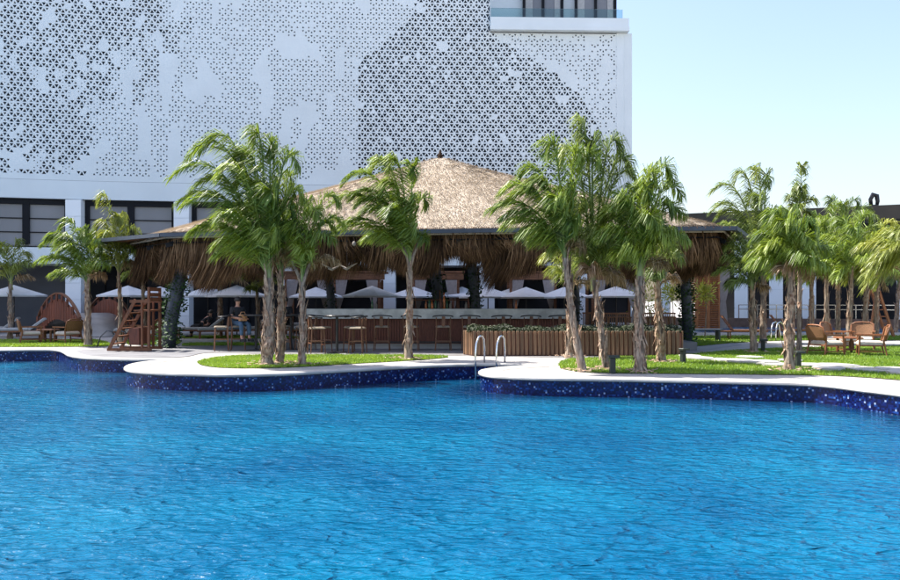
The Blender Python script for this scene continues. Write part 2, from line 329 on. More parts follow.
# white coping, 5 cm thick, with a rounded nose over the tiles
def offset(P, d):
    out = []
    for i in range(len(P)):
        a = Vector(P[max(i - 1, 0)]); b = Vector(P[min(i + 1, len(P) - 1)]); t = (b - a)
        if t.length < 1e-6: t = Vector((1, 0))
        t.normalize(); nrm = Vector((-t.y, t.x)); out.append((P[i][0] + nrm.x * d, P[i][1] + nrm.y * d))
    return out
prof = [(-0.035, -0.05), (-0.05, -0.03), (-0.045, 0.0), (-0.02, 0.02), (0.0, 0.024), (0.44, 0.007)]
rings = [offset(edge, d) for d, z in prof]
V = []; Fc = []
ne = len(edge)
for k, (d, z) in enumerate(prof): V += [(x, y, z) for x, y in rings[k]]
for k in range(len(prof) - 1):
    for i in range(ne - 1): Fc.append((k * ne + i, k * ne + i + 1, (k + 1) * ne + i + 1, (k + 1) * ne + i))
structure(link_mesh('pool_coping', V, Fc, M['coping'], smooth=False))
# water
gx = np.r_[np.arange(-62, -18, 2.0), np.arange(-18, 14.01, .2)]; gy = np.r_[np.arange(-8, 10, 1.0), np.arange(10, 26.01, .2)]
GX, GY = np.meshgrid(gx, gy); pts = np.c_[GX.ravel(), GY.ravel()]; E_ = np.array(edge); dist = np.full(len(pts), 9.0)
for a, b in zip(E_[:-1], E_[1:]):
    ab = b - a; l2 = (ab ** 2).sum() + 1e-12; t = np.clip(((pts - a) @ ab) / l2, 0, 1); dist = np.minimum(dist, np.hypot(*(pts - (a + t[:, None] * ab)).T))
nx_, ny_ = len(gx), len(gy); ii = (np.arange(ny_ - 1)[:, None] * nx_ + np.arange(nx_ - 1)[None]).ravel()
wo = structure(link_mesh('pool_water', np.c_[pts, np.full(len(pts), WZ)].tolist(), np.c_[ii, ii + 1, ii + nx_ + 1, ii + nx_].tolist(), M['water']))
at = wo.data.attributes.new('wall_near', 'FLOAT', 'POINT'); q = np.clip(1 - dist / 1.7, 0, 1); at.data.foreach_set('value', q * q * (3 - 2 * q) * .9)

def pxpoly(P, per=4, close=True):
    return catmull([gp(*p) for p in P], per)
lawnB = [(197, 362.6), (206, 360), (222, 357.6), (245, 356.2), (300, 355.8), (360, 355.8), (420, 356), (447, 357), (440, 358.6), (400, 361.5), (350, 364.3), (300, 367.3), (255, 368.6), (220, 368), (202, 365.6), (197, 362.6)]
lawnC = [(560, 368.5), (560, 363), (572, 359.5), (600, 358), (650, 357), (690, 354.8), (740, 350.6), (800, 348.2), (860, 347), (920, 346.4), (1020, 346), (1060, 375), (1060, 396), (960, 386), (900, 380.6), (860, 377.6), (820, 375.8), (760, 375), (700, 374.4), (640, 373.8), (600, 373.2), (575, 371.6), (560, 368.5)]
lawnA = [(-90, 347.2), (-90, 340), (0, 340), (60, 340), (97, 340), (110, 346), (70, 347), (30, 347.2), (-90, 347.2)]
lawnD = [(128, 345), (128, 338), (170, 337.6), (178, 344.5), (128, 345)]
lawnE = [(184, 338.6), (184, 336.4), (255, 336.2), (300, 337), (300, 338.4), (184, 338.6)]
lawnF = [(182, 346), (190, 343.6), (250, 343.4), (258, 345.6), (182, 346)]
lawnG = [(688, 342), (690, 336.5), (760, 336), (860, 336), (1000, 336.5), (1000, 340.8), (860, 340.4), (780, 341), (730, 343.5), (695, 346.5), (688, 342)]
lawns = {}
for nm, P in (('lawn', lawnB), ('lawn', lawnC), ('lawn', lawnA), ('lawn', lawnD), ('lawn', lawnE), ('lawn', lawnF), ('lawn', lawnG)):
    poly = pxpoly(P)[:-1]; lawns[id(P)] = poly; sheet(nm, poly, 0.012, 'soil')
sheet('pavilion_floor', [gp(150, 352), gp(235, 353.6), gp(300, 354.8), gp(440, 355.6), gp(560, 358), gp(690, 353.6), gp(742, 345), gp(720, 340), gp(690, 334), gp(620, 329), gp(300, 330), gp(262, 341), gp(180, 347)], 0.006, 'floor')
sheet('island_paving', pxpoly([(76, 355), (72, 352.6), (84, 350), (120, 348.6), (180, 348), (215, 351), (200, 354), (182, 357.4), (140, 358), (100, 357.2), (76, 355)])[:-1], 0.012, 'island')
# far pool on the right and behind the left lawn
for nm, P in (('far_pool_water', [(690, 327), (1040, 326.6), (1040, 334.2), (690, 334.2)]),):
    poly = [gp(*p) for p in P]; sheet(nm, poly, 0.03, 'water_far')
mb = MB()
(ax, ay), (bx, by) = gp(688, 334.4), gp(1042, 334.4); mb.box(((ax + bx) / 2, ay - 0.2, 0.03), (bx - ax, 0.45, 0.09))
(ax, ay), (bx, by) = gp(688, 326.8), gp(1042, 326.8); mb.box(((ax + bx) / 2, ay + 0.2, 0.03), (bx - ax, 0.45, 0.09))
structure(mb.build('far_pool_coping', 'coping'))

# grass blades
def in_poly(px_, py_, poly):
    c = np.zeros(len(px_), bool); n = len(poly); j = n - 1
    for i in range(n):
        xi, yi = poly[i]; xj, yj = poly[j]
        m_ = ((yi > py_) != (yj > py_)) & (px_ < (xj - xi) * (py_ - yi) / (yj - yi + 1e-12) + xi); c ^= m_; j = i
    return c
def grass(poly, count, h, wd, label):
    xs = [p[0] for p in poly]; ys = [p[1] for p in poly]
    x = rng.uniform(min(xs), max(xs), count * 3); y = rng.uniform(min(ys), max(ys), count * 3)
    k = in_poly(x, y, poly) & (np.abs(x / y) < 0.66); x, y = x[k][:count], y[k][:count]; n = len(x)
    a = rng.uniform(0, 2 * np.pi, n); hh = h * rng.uniform(0.5, 1.2, n); ln = rng.normal(0, 0.5, (n, 2)) * hh[:, None]
    dx, dy = np.cos(a) * wd, np.sin(a) * wd
    V = np.empty((n, 3, 3)); V[:, 0] = np.c_[x - dx, y - dy, np.full(n, .012)]; V[:, 1] = np.c_[x + dx, y + dy, np.full(n, .012)]
    V[:, 2] = np.c_[x + ln[:, 0], y + ln[:, 1], hh + .012]
    o = link_mesh('grass', V.reshape(-1, 3).tolist(), np.arange(3 * n).reshape(-1, 3).tolist(), M['grass']); o['kind'] = 'stuff'
    o['label'] = label; o['category'] = 'grass'
grass(lawns[id(lawnB)], 30000, 0.055, 0.012, 'short bright grass on the rounded lawn by the left pool edge')
grass(lawns[id(lawnC)], 80000, 0.055, 0.013, 'bright mown grass of the broad right lawn behind the white coping')
grass(lawns[id(lawnA)], 14000, 0.05, 0.02, 'mown grass strip in front of the arched footbridge')
grass(lawns[id(lawnG)], 16000, 0.05, 0.022, 'mown grass strip before the far pool on the right')
grass(lawns[id(lawnE)], 5000, 0.05, 0.022, 'thin strip of grass behind the vine covered column')
grass(lawns[id(lawnD)], 4000, 0.05, 0.02, 'grass patch behind the wooden lifeguard chair')
grass(lawns[id(lawnF)], 4000, 0.05, 0.02, 'shaded grass patch beside the pavilion floor')

# stepping stones
sp = thing('stepping_stone_path', 'pale irregular stepping stones laid across the right lawn', 'path', (0, 0, 0))
for (px, py, wd, dp) in ((700, 360, .75, .5), (722, 361.4, .7, .5), (742, 363, .8, .55), (764, 363.8, .7, .45), (776, 366, .8, .5), (812, 366.6, .8, .5), (835, 367.6, .9, .5), (828, 370.5, .7, .45), (858, 369.4, .7, .45), (872, 371.6, .8, .5), (896, 372, .9, .5), (905, 375, .7, .45), (750, 358.6, .6, .4), (790, 362, .6, .4), (690, 357.6, .6, .4)):
    x, y = gp(px, py); n = 8
    poly = [(math.cos(2 * math.pi * i / n + .3) * wd / 2 * rnd.uniform(.85, 1.15), math.sin(2 * math.pi * i / n + .3) * dp * rnd.uniform(.85, 1.15)) for i in range(n)]
    MB().prism(poly, 0.0, 0.055 + rnd.uniform(0, .025)).build('flagstone', 'coping', sp, loc=(x, y, 0))

# ------------------------------------------------------------------ hotel building
def FY(px): return 37.0 / (0.92 + 0.08 * math.exp(-max(px, -150) / 260.0))
def FP(px, back=0.0):
    Y = FY(px); Y2 = Y; return (atx(px, Y), Y + back)
hotel = thing('hotel_building', 'large white hotel block with perforated patterned screen facade', 'building')
def wall_strip(mb, pxs, z0, z1, back, thick):
    for a, b in zip(pxs[:-1], pxs[1:]):
        (xa, ya), (xb, yb) = FP(a, back), FP(b, back)
        mb.prism([(xa, ya), (xb, yb), (xb, yb + thick), (xa, ya + thick)], z0, z1)
allpx = list(range(-120, 630, 47)) + [632]
zS, zB, zW, zL = 7.19, 6.31, 4.0, 3.25; nr_top = int((17.6 - 7.19) / (0.275 * math.sqrt(3) / 2)) * 0.275 * math.sqrt(3) / 2 + .01     # screen bottom, band bottom, window bottom, slab bottom
m1 = MB(); wall_strip(m1, allpx, zB, zS - 0.01, 0.0, 0.5); m1.build('white_band', 'facade', hotel)
m1 = MB(); wall_strip(m1, allpx, zL, zW, -0.25, 2.9); m1.build('floor_slab', 'panel', hotel)
m1 = MB(); wall_strip(m1, [p for p in allpx if p < 484] + [489], zS + nr_top, 36, 0.0, .41); m1.build('upper_wall', 'panel', hotel)
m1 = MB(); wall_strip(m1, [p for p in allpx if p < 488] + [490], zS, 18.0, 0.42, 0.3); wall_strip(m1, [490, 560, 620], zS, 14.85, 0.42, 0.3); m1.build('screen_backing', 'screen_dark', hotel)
m1 = MB(); wall_strip(m1, [616.5, 623.9], zS, 14.85, -0.012, 0.45); m1.build('screen_edge', 'panel', hotel)
m1 = MB(); x6, y6 = FP(632)
xl, yl = FP(-120)
wall_strip(m1, allpx[:-1] + [628], zW, 14.5, 3.0, 9.0)
wall_strip(m1, [-700, -400, -121], 0, 36, .5, 11)  # unseen left run of the hotel, added to shade the left parasols
wall_strip(m1, [p for p in allpx if p < 484] + [486], 14.51, 36, .75, 11.2)
xb_, yb_ = FP(486)
m1.prism([(xb_ + .01, yb_ + 2.4), (x6 - .35, y6 + 2.4), (x6 - .35, y6 + 12), (xb_ + .01, yb_ + 12)], 14.52, 36)
wall_strip(m1, allpx[:-1] + [628], zB + .01, 14.48, .75, 2.2)
m1.build('building_core', 'facade', hotel)
m1 = MB(); xa, ya = FP(624); m1.prism([(xa, ya), (x6, y6), (x6, y6 + 12), (x6 - .2, y6 + 12), (x6 - .2, y6 + .74), (xa, ya + .74)], 0.0, 14.85); m1.build('side_wall', 'facade', hotel)
# perforated screen: triangular lattice of panels, each with a triangular hole of its own size
xs_, ys_ = [], []
samp = np.arange(-122, 626, 1.0); XY = np.array([FP(p) for p in samp]); arc = np.r_[0, np.cumsum(np.hypot(*(XY[1:] - XY[:-1]).T))]
def arcpt(u): return np.c_[np.interp(u, arc, XY[:, 0]), np.interp(u, arc, XY[:, 1])]
a_ = 0.275; hh_ = a_ * math.sqrt(3) / 2
topb_x = [352, 358, 385, 412, 440, 488, 496, 520, 545, 565, 590, 603, 612, 620]
topb_y = [220, 62, 42, 16, -60, -60, 40, 52, 66, 80, 108, 135, 160, 260]
def hole_size(px, py):
    nx = noise.noise(Vector((px * .022, py * .022, 3.1))); n2 = noise.noise(Vector((px * .07, py * .03, 9.7))); n3 = noise.noise(Vector((px * .11, py * .11, 1.7)))
    if px > 619: return 0
    if 357 < px < 612 and py > np.interp(px, topb_x, topb_y) + 5 * n3:
        return 0.66 if n3 > -0.5 else 0.0
    if px < 350:
        lim = np.interp(py, [-40, 30, 60, 80, 130, 180], [168, 160, 122, 112, 95, 78]) + 16 * n3
        if px < lim: return (0.66 if n3 + .6 * nx > -0.28 else (0.3 if n2 > 0 else 0))
        for cx, cy, r in ((138, 92, 7), (151, 66, 9), (171, 40, 8), (186, 27, 5)):
            if abs(px - cx) < r and abs(py - cy) < r * 1.8: return 0.56
    if px > 488 and py < 28: return 0
    q = n2 + 0.5 * nx
    if q < -0.24: return 0
    return 0.39 if rnd.random() < (0.9 if px < 480 else 0.6) else 0
V = []; Fc = []
nr = int((17.6 - zS) / hh_); ncol = int(arc[-1] / a_)
inner = lambda t, s: t.mean(0) + (t - t.mean(0)) * s
for r in range(nr):
    z0 = zS + r * hh_; off = (r % 2) * a_ / 2
    for c in range(ncol):
        for up in (0, 1):
            u0 = c * a_ + off
            t = np.array([[u0, z0], [u0 + a_, z0], [u0 + a_ / 2, z0 + hh_]]) if up == 0 else np.array([[u0 + a_, z0], [u0 + 1.5 * a_, z0 + hh_], [u0 + a_ / 2, z0 + hh_]])
            g = t.mean(0); p = arcpt(np.array([g[0]]))[0]; px = 450 + F * p[0] / p[1]; py = HY - F * (g[1] - CAMH) / p[1]
            if px > 489 and g[1] > 14.8: continue
            if u0 + 1.5 * a_ > arc[-1]: continue
            h = hole_size(px, py) if g[1] > zS + .25 else 0
            n0 = len(V)
            if h == 0:
                q = arcpt(t[:, 0]); V += [(q[i, 0], q[i, 1], t[i, 1]) for i in range(3)]; Fc.append((n0, n0 + 1, n0 + 2))
            else:
                h *= rnd.uniform(.9, 1.1)
                # alternate rows carry slightly smaller holes, so the rosettes read
                ti = inner(t, h if (c - r + up) % 3 or h < .5 else h * .78); tt = np.vstack([t, ti]); q = arcpt(tt[:, 0])
                V += [(q[i, 0], q[i, 1], tt[i, 1]) for i in range(6)]
                V += [(q[i, 0], q[i, 1] + .06, tt[i, 1]) for i in range(3, 6)]
                for i in range(3):
                    j = (i + 1) % 3; Fc.append((n0 + i, n0 + j, n0 + 3 + j, n0 + 3 + i)); Fc.append((n0 + 3 + i, n0 + 3 + j, n0 + 6 + j, n0 + 6 + i))
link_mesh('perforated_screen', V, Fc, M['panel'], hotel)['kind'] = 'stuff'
# balcony
zb0, zb1 = 14.87, 15.5
x0, y0 = FP(490); x1, y1 = FP(628)
MB().prism([(x0, y0 - .35), (x1, y1 - .35), (x1, y1 + 3), (x0, y0 + 3)], zb0, zb0 + .22).prism([(x0 + .02, y0 - .3), (x1 - .02, y1 - .3), (x1 - .02, y1 + .1), (x0 + .02, y0 + .1)], zb0 + .222, zb1).build('balcony_parapet', 'panel', hotel)
MB().prism([(x0 + .05, y0 - .12), (x1 - .3, y1 - .12), (x1 - .3, y1 - .08), (x0 + .05, y0 - .08)], zb1, zb1 + .5).build('glass_balustrade', 'glass', hotel)
for a, b in ((524, 562), (576, 615)):
    Y = y0 + 2.2
    xa, xb = atx(a, Y), atx(b, Y)
    f = MB(); 
    for x in (xa, (xa + xb) / 2, xb): f.box((x, Y, 17), (.14, .14, 3.4))
    fo = f.build('window', 'dark_frame', hotel)
    MB().box(((xa + xb) / 2, Y + .05, 17), (xb - xa, .04, 3.4)).build('pane', M['glasspane'] if 'glasspane' in M else M['blind'], fo)
    MB().box((xa + .25, Y + .0, 17), (.4, .02, 3.4)).box((xb - .25, Y + .0, 17), (.3, .02, 3.4)).build('curtain', 'white_cush', fo)
# columns and first-floor windows
colpx = [-30, 74, 182, 287, 388, 487, 587]
for p in colpx:
    x, y = FP(p, -0.1)
    co = MB().box((x, y + .37, zB / 2 - .01), (.70, .64, zB - .04)).build('column', 'panel', hotel)
    pm = None
    for k in range(8):
        zz = k * .785
        if zz + .39 > zL and zz < zW - .3: continue
        if pm is None: pm = MB().box((0, 0, .39), (.74, .7, .772), bev=.01).build('cladding_panel', 'columnwhite', co, loc=(x, y + .35, zz))
        else:
            c = pm.copy(); COL.objects.link(c); c.location = (x, y + .35, zz)
bounds = [(-108, -40), (-22, 66), (82, 174), (190, 279), (295, 380)]
for a, b in bounds:
    (xa, ya), (xb, yb) = FP(a + .5, .32), FP(b - .5, .32)
    f = MB(); H = zB - zW
    dv = Vector((xb - xa, yb - ya, 0)); L_ = dv.length; ang = math.atan2(dv.y, dv.x)
    P = lambda t, z: (xa + dv.x * t, ya + dv.y * t, z)
    f.bar(P(0, zB - .13), P(1, zB - .13), .2, .26); f.bar(P(0, zW + .04), P(1, zW + .04), .16, .08)
    for t in (0.02, .5, .98): f.box(P(t, (zW + zB) / 2), (.2 if t != .5 else .3, .18, H - .36), ang)
    fo = f.build('window', 'dark_frame', hotel)
    for t in (.26, .74):
        for k, (z0, z1) in enumerate(((zW + .1, zW + .72), (zW + .75, zW + 1.37), (zW + 1.40, zB - .27))):
            c = P(t, (z0 + z1) / 2); MB().box((c[0], c[1] + .06, c[2]), (L_ * .44, .03, z1 - z0), ang).build('pane', 'blind', fo)
        for z in (zW + .735, zW + 1.385):
            c = P(t, z); MB().box((c[0], c[1] + .02, c[2]), (L_ * .44, .06, .05), ang).build('transom', 'dark_frame', fo)
# ground floor recess: wall with dark openings
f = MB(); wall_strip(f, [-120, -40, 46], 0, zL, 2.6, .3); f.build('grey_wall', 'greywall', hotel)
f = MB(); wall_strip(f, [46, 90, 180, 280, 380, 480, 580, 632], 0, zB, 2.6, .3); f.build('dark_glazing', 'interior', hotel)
f = MB()
for p in range(60, 630, 22):
    x, y = FP(p, 2.5); f.box((x, y, zL / 2), (.07, .1, zL))
f.build('mullion', 'dark_frame', hotel)
f = MB(); wall_strip(f, [430, 500, 620], 4.0, zB, 1.5, .3); f.build('gallery_wall', 'lintel', hotel)
# lower wing to the right, running towards the camera
wing = thing('hotel_wing', 'low building wing with dark roof edge and white columns behind the right palms', 'building')
W0, W1 = (14.2, 48.0), (27.5, 42.0)
wv = Vector((W1[0] - W0[0], W1[1] - W0[1])); wl = wv.length; wd = wv / wl; wn2 = Vector((-wd.y, wd.x)); wang = math.atan2(wd.y, wd.x)
def WP(s, back, z): return (W0[0] + wd.x * s + wn2.x * back, W0[1] + wd.y * s + wn2.y * back, z)
def wbox(mb, s0, s1, b0, b1, z0, z1): mb.box(WP((s0 + s1) / 2, (b0 + b1) / 2, (z0 + z1) / 2), (s1 - s0, b1 - b0, z1 - z0), wang)
f = MB(); wbox(f, 0, 20, -.6, 10, 5.75, 6.62); f.build('roof_fascia', 'wingroof', wing)
f = MB(); wbox(f, -.1, 12.5, -.75, -.6, 5.9, 6.66); f.build('roof_edge', 'wingedge', wing)
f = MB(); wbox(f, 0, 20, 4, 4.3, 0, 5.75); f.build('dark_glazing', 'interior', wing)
f = MB(); wbox(f, -3.5, 16, -1.5, -1.2, 0, .52); f.build('planter_wall', 'brownwall', wing)
for pxc in (663, 741, 776, 809, 905):
    # intersect viewing line with the wing line
    t = (pxc - 450) / F; s = (t * W0[1] - W0[0]) / (wd.x - t * wd.y)
    f = MB(); wbox(f, s - .34, s + .34, -.08, .58, 0, 5.34); co = f.build('column', 'panel', wing)
    for k in range(5):
        f = MB(); wbox(f, s - .36, s + .36, -.1, .6, k * 1.07 + .01, k * 1.07 + 1.06); f.build('cladding_panel', 'columnwhite', co)
f = MB()
for z in (1.0, 1.25): wbox(f, 3, 20, -.9, -.86, z, z + .04)
for s in range(3, 21): wbox(f, s, s + .05, -.9, -.86, .5, 1.27)
f.build('guard_rail', 'stainless', wing)
f = thing('rooftop_device', 'small dark hooded device standing on the wing roof edge', 'device', (*WP(10.2, -.3, 6.62)[:2], 6.66))
x_, y_ = atx(874, 44.2), 44.2
f.location = (x_, y_, 6.6)
MB().lathe([(.12, 0), (.12, .1), (.2, .14), (.2, .2)], 12).build('base', 'wingroof', f)
MB().tube([(-.16, 0, .18), (-.2, 0, .5), (-.05, 0, .78), (.15, 0, .72), (.2, 0, .4), (.16, 0, .18)], [.1, .11, .13, .13, .11, .09], 8).build('hood', 'blackmetal', f, True)

# ------------------------------------------------------------------ pavilion
pav = thing('thatched_bar_pavilion', 'big round thatched pavilion with slate steel eaves and shaggy hanging straw', 'pavilion')
EZ = 3.5
fas = [(-12.0, 27.3), (-9.0, 24.9), (-6.3, 24.2), (-3, 24.0), (.9, 23.3), (8.06, 22.6), (9.6, 25.8), (9.3, 29.4), (5.2, 32), (-2, 33), (-9, 33.2), (-12.3, 31.8)]
tha = [(-11.2, 28.0), (-8.9, 25.05), (-6.2, 24.4), (-3, 24.2), (.9, 23.48), (7.8, 22.82), (9.2, 26), (8.8, 29.2), (4.9, 31.5), (-2, 32.4), (-8.8, 32.5), (-11.3, 31.2)]
AP = (-0.35, 28.4, 6.60); H_ = AP[2] - EZ - .1
for i in range(12):
    a, b = fas[i], fas[(i + 1) % 12]
    MB().bar((*a, EZ + .075), (*b, EZ + .075), .12, .12).build('fascia', 'steel', pav)
f = MB()
def resample(P, step, closed=True):
    out = []; Q = P + [P[0]] if closed else P
    for a, b in zip(Q[:-1], Q[1:]):
        a, b = Vector(a), Vector(b); n = max(1, int((b - a).length / step))
        out += [a.lerp(b, k / n) for k in range(n)]
    return out
for i in range(12):
    a, b, c, d = fas[i], fas[(i + 1) % 12], tha[(i + 1) % 12], tha[i]
    n = max(2, int((Vector(b) - Vector(a)).length / .22))
    for k in range(n):
        t = (k + .5) / n; p = Vector(a).lerp(Vector(b), t); q = Vector(d).lerp(Vector(c), t); cc = Vector((AP[0], AP[1])); q = q.lerp(cc, .06)
        f.bar((*p, EZ + .10), (*q, EZ + .10), .17, .03)
f.build('soffit_board', 'lintel', pav, kind='stuff')
def prof_(s): return .86 * (1 - s ** 1.2) + .14 * (1 - s) ** 5
def roofpt(e, s, lift=0.0):
    return Vector((AP[0] + (e[0] - AP[0]) * s, AP[1] + (e[1] - AP[1]) * s, EZ + .12 + H_ * prof_(s) + lift))
ring = resample(tha, .6); nr_ = len(ring); S = [0.015, .04, .08, .14, .22, .32, .42, .52, .62, .72, .82, .9, .96, 1.0]
V = []; Fc = []
for k, s in enumerate(S):
    for e in ring:
        V.append(roofpt(e, s, .05 * noise.noise(Vector((e[0] * s * .9, e[1] * s * .9, 0)))))
for k in range(len(S) - 1):
    for i in range(nr_): Fc.append((k * nr_ + i, (k + 1) * nr_ + i, (k + 1) * nr_ + (i + 1) % nr_, k * nr_ + (i + 1) % nr_))
Fc = [tuple(reversed(q)) for q in Fc]
n0 = len(V)
for e in ring: V.append(roofpt(e, 1.0, -.14))
k = len(S) - 1
for i in range(nr_): Fc.append((k * nr_ + i, k * nr_ + (i + 1) % nr_, n0 + (i + 1) % nr_, n0 + i))
o = link_mesh('roof', V, Fc, M['thatch'], pav, True)
at = o.data.attributes.new('tone', 'FLOAT', 'POINT'); at.data.foreach_set('value', rng.uniform(.3, .7, len(V)))
# dark board ceiling under it
V = [tuple(roofpt(e, s, -.3)) for s in (0.05, .5, 1.0) for e in ring]
Fc = [(k * nr_ + i, (k + 1) * nr_ + i, (k + 1) * nr_ + (i + 1) % nr_, k * nr_ + (i + 1) % nr_) for k in range(2) for i in range(nr_)]
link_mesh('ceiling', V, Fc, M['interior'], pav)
def strips(name, base, tip, mid, wvec, tone, material, parent):
    n = len(base); V = np.empty((n, 5, 3)); V[:, 0] = base - wvec; V[:, 1] = base + wvec; V[:, 2] = mid - wvec * .9; V[:, 3] = mid + wvec * .9; V[:, 4] = tip
    idx = (np.arange(n) * 5)[:, None]
    me = bpy.data.meshes.new(name); q = np.hstack([idx, idx + 1, idx + 3, idx + 2]); t = np.hstack([idx + 2, idx + 3, idx + 4])
    me.from_pydata(V.reshape(-1, 3).tolist(), [], q.tolist() + t.tolist()); me.update(); me.materials.append(M[material])
    at = me.attributes.new('tone', 'FLOAT', 'POINT'); at.data.foreach_set('value', np.repeat(tone, 5))
    o = bpy.data.objects.new(name, me); COL.objects.link(o); o.parent = parent; return o
ringf = np.array([(p[0], p[1]) for p in resample(tha, .05)])
N_ = 130000
ri = rng.integers(0, len(ringf), N_); keep = ringf[ri][:, 1] < 31.5; ri = ri[keep]; N_ = len(ri)
e = ringf[ri]; s = np.sqrt(rng.uniform(.0005, 1, N_)); ap = np.array(AP[:2])
pr = lambda s: .86 * (1 - s ** 1.2) + .14 * (1 - s) ** 5
def rp(e, s, lift): 
    xy = ap + (e - ap) * s[:, None]; return np.c_[xy, EZ + .12 + H_ * pr(np.clip(s, 0, 1.03)) + lift]
e2 = ringf[(ri + rng.integers(-4, 5, N_)) % len(ringf)]
Ls = rng.uniform(.008, .024, N_)
s2 = np.minimum(s + Ls, 1.02)
base = rp(e, s, rng.uniform(.0, .03, N_)); tip = rp(e2 * .25 + e * .75, s2, rng.uniform(.02, .10, N_)); mid = (base + tip) / 2 + np.c_[np.zeros(N_), np.zeros(N_), rng.uniform(0, .025, N_)]
d = tip - base; wv_ = np.cross(d, [0, 0, 1.0]); wv_ /= np.linalg.norm(wv_, axis=1)[:, None] + 1e-9
strips('roof_thatch', base, tip, mid, wv_ * rng.uniform(.004, .008, N_)[:, None], np.clip(rng.normal(.5, .2, N_) + .22 * np.sin(s * 75 + rng.normal(0, .5, N_)), 0, 1), 'thatch', pav)['kind'] = 'stuff'
# ragged eave edge
N2 = 9000; ri = rng.integers(0, len(ringf), N2); e = ringf[ri]; e2 = ringf[(ri + rng.integers(-3, 4, N2)) % len(ringf)]
base = rp(e, np.full(N2, .985), rng.uniform(-.02, .05, N2)); tip = rp(e2, np.full(N2, 1.012), rng.uniform(-.13, .02, N2)); mid = (base + tip) / 2
d = tip - base; wv_ = np.cross(d, [0, 0, 1.0]); wv_ /= np.linalg.norm(wv_, axis=1)[:, None] + 1e-9
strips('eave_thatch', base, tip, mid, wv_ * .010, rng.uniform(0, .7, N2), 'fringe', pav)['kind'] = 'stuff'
# hanging straw fringe in three rows
def fringe(shrink, count, ztop, zb_mean, front_only=True):
    cc = np.array([AP[0], AP[1]]); P = cc + (ringf - cc) * shrink
    i = rng.integers(0, len(P), count * 2)
    p = P[i]; k = (p[:, 1] < 30); i, p = i[k][:count], p[k][:count]; n = len(i)
    cl = np.array([noise.noise(Vector((a * .9, b * .9, shrink * 20))) for a, b in p]); c2 = np.array([noise.noise(Vector((a * 3.2, b * 3.2, 5))) for a, b in p])
    bot = zb_mean + cl * .85 + c2 * .5 + rng.normal(0, .07, n)
    keepm = ~((c2 > .22) & (rng.uniform(0, 1, n) < .85))
    sway = cl * .6 + c2 * .4
    p = p + rng.normal(0, .06, (n, 2)); top = np.c_[p, np.full(n, ztop) + rng.uniform(-.25, .1, n)]
    tip = np.c_[p + np.c_[sway * .9 + rng.normal(0, .11, n), rng.normal(0, .08, n)], np.minimum(bot, ztop - .35)]
    mid = top * .45 + tip * .55 + np.c_[-sway * .25, rng.normal(-.05, .05, n), np.zeros(n)]
    a = rng.uniform(-.8, .8, n); wv = np.c_[np.cos(a), np.sin(a), np.zeros(n)] * rng.uniform(.008, .02, n)[:, None]
    tone = np.clip(.45 + c2 * .8 + rng.normal(0, .25, n), 0, 1)
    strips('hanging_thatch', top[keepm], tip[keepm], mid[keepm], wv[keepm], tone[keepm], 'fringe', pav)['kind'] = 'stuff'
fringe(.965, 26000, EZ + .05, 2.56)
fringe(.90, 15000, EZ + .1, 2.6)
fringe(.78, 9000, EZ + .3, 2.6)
f = MB(); f.lathe([(.12, -.15), (.09, .1), (.05, .2), (.02, .3)], 8, (AP[0], AP[1], AP[2] - .02)); f.build('roof_tip', 'fringe', pav)
f = MB()
for k in range(24):
    e = ring[int(k * nr_ / 24)]
    f.bar(roofpt(e, .06, -.36), roofpt(e, 1.0, -.36), .1, .14)
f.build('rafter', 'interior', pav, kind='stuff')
# leaning steel columns wrapped in vine
def vine(parent, pts, r, n, name='climbing_vine'):
    V = []; Fc = []
    for _ in range(n):
        t = rnd.random() * (len(pts) - 1); i = int(t); p = Vector(pts[i]).lerp(Vector(pts[i + 1]), t - i)
        a = rnd.uniform(0, 6.28); rr = r * rnd.uniform(.7, 1.7) * (1 + .5 * noise.noise(Vector((0, 0, t * 2.3 + r * 50))))
        c = p + Vector((math.cos(a) * rr, math.sin(a) * rr, rnd.uniform(-.1, .1)))
        u = Vector((rnd.uniform(-1, 1), rnd.uniform(-1, 1), rnd.uniform(-.6, .6))).normalized(); v = u.orthogonal().normalized(); s = rnd.uniform(.035, .075)
        n0 = len(V); V += [c - u * s, c + v * s * .55, c + u * s, c - v * s * .55]; Fc.append((n0, n0 + 1, n0 + 2, n0 + 3))
    o = link_mesh(name, V, Fc, M['vine'], parent); o['kind'] = 'stuff'; return o
def column(pts, r, vn):
    MB().tube(pts, r, 10).build('column', 'steel', pav, True)
    if vn: vine(pav, pts, r[0] * 1.0, vn)
bx, by = gp(168, 348)
column([(bx, by, 0), (bx + .1, by, .9), (bx + .3, by, 1.9), (bx + .42, by, 2.6), (bx + .35, by, 3.5)], [.24, .21, .22, .24, .27], 1500)
bx, by = gp(687, 347)
column([(bx, by, 0), (bx, by, 1.2), (bx - .08, by, 2.4), (bx - .2, by, 3.5)], [.18, .17, .17, .2], 1600)
for px, Y, r, vn in ((474, 27.5, .17, 1400), (437, 29, .2, 1200), (330, 30, .15, 500), (575, 30, .15, 500)):
    x = atx(px, Y); column([(x, Y, 0), (x + .05, Y, 1.5), (x - .1, Y, 3), (x, Y, 4.0)], [r] * 4, vn)
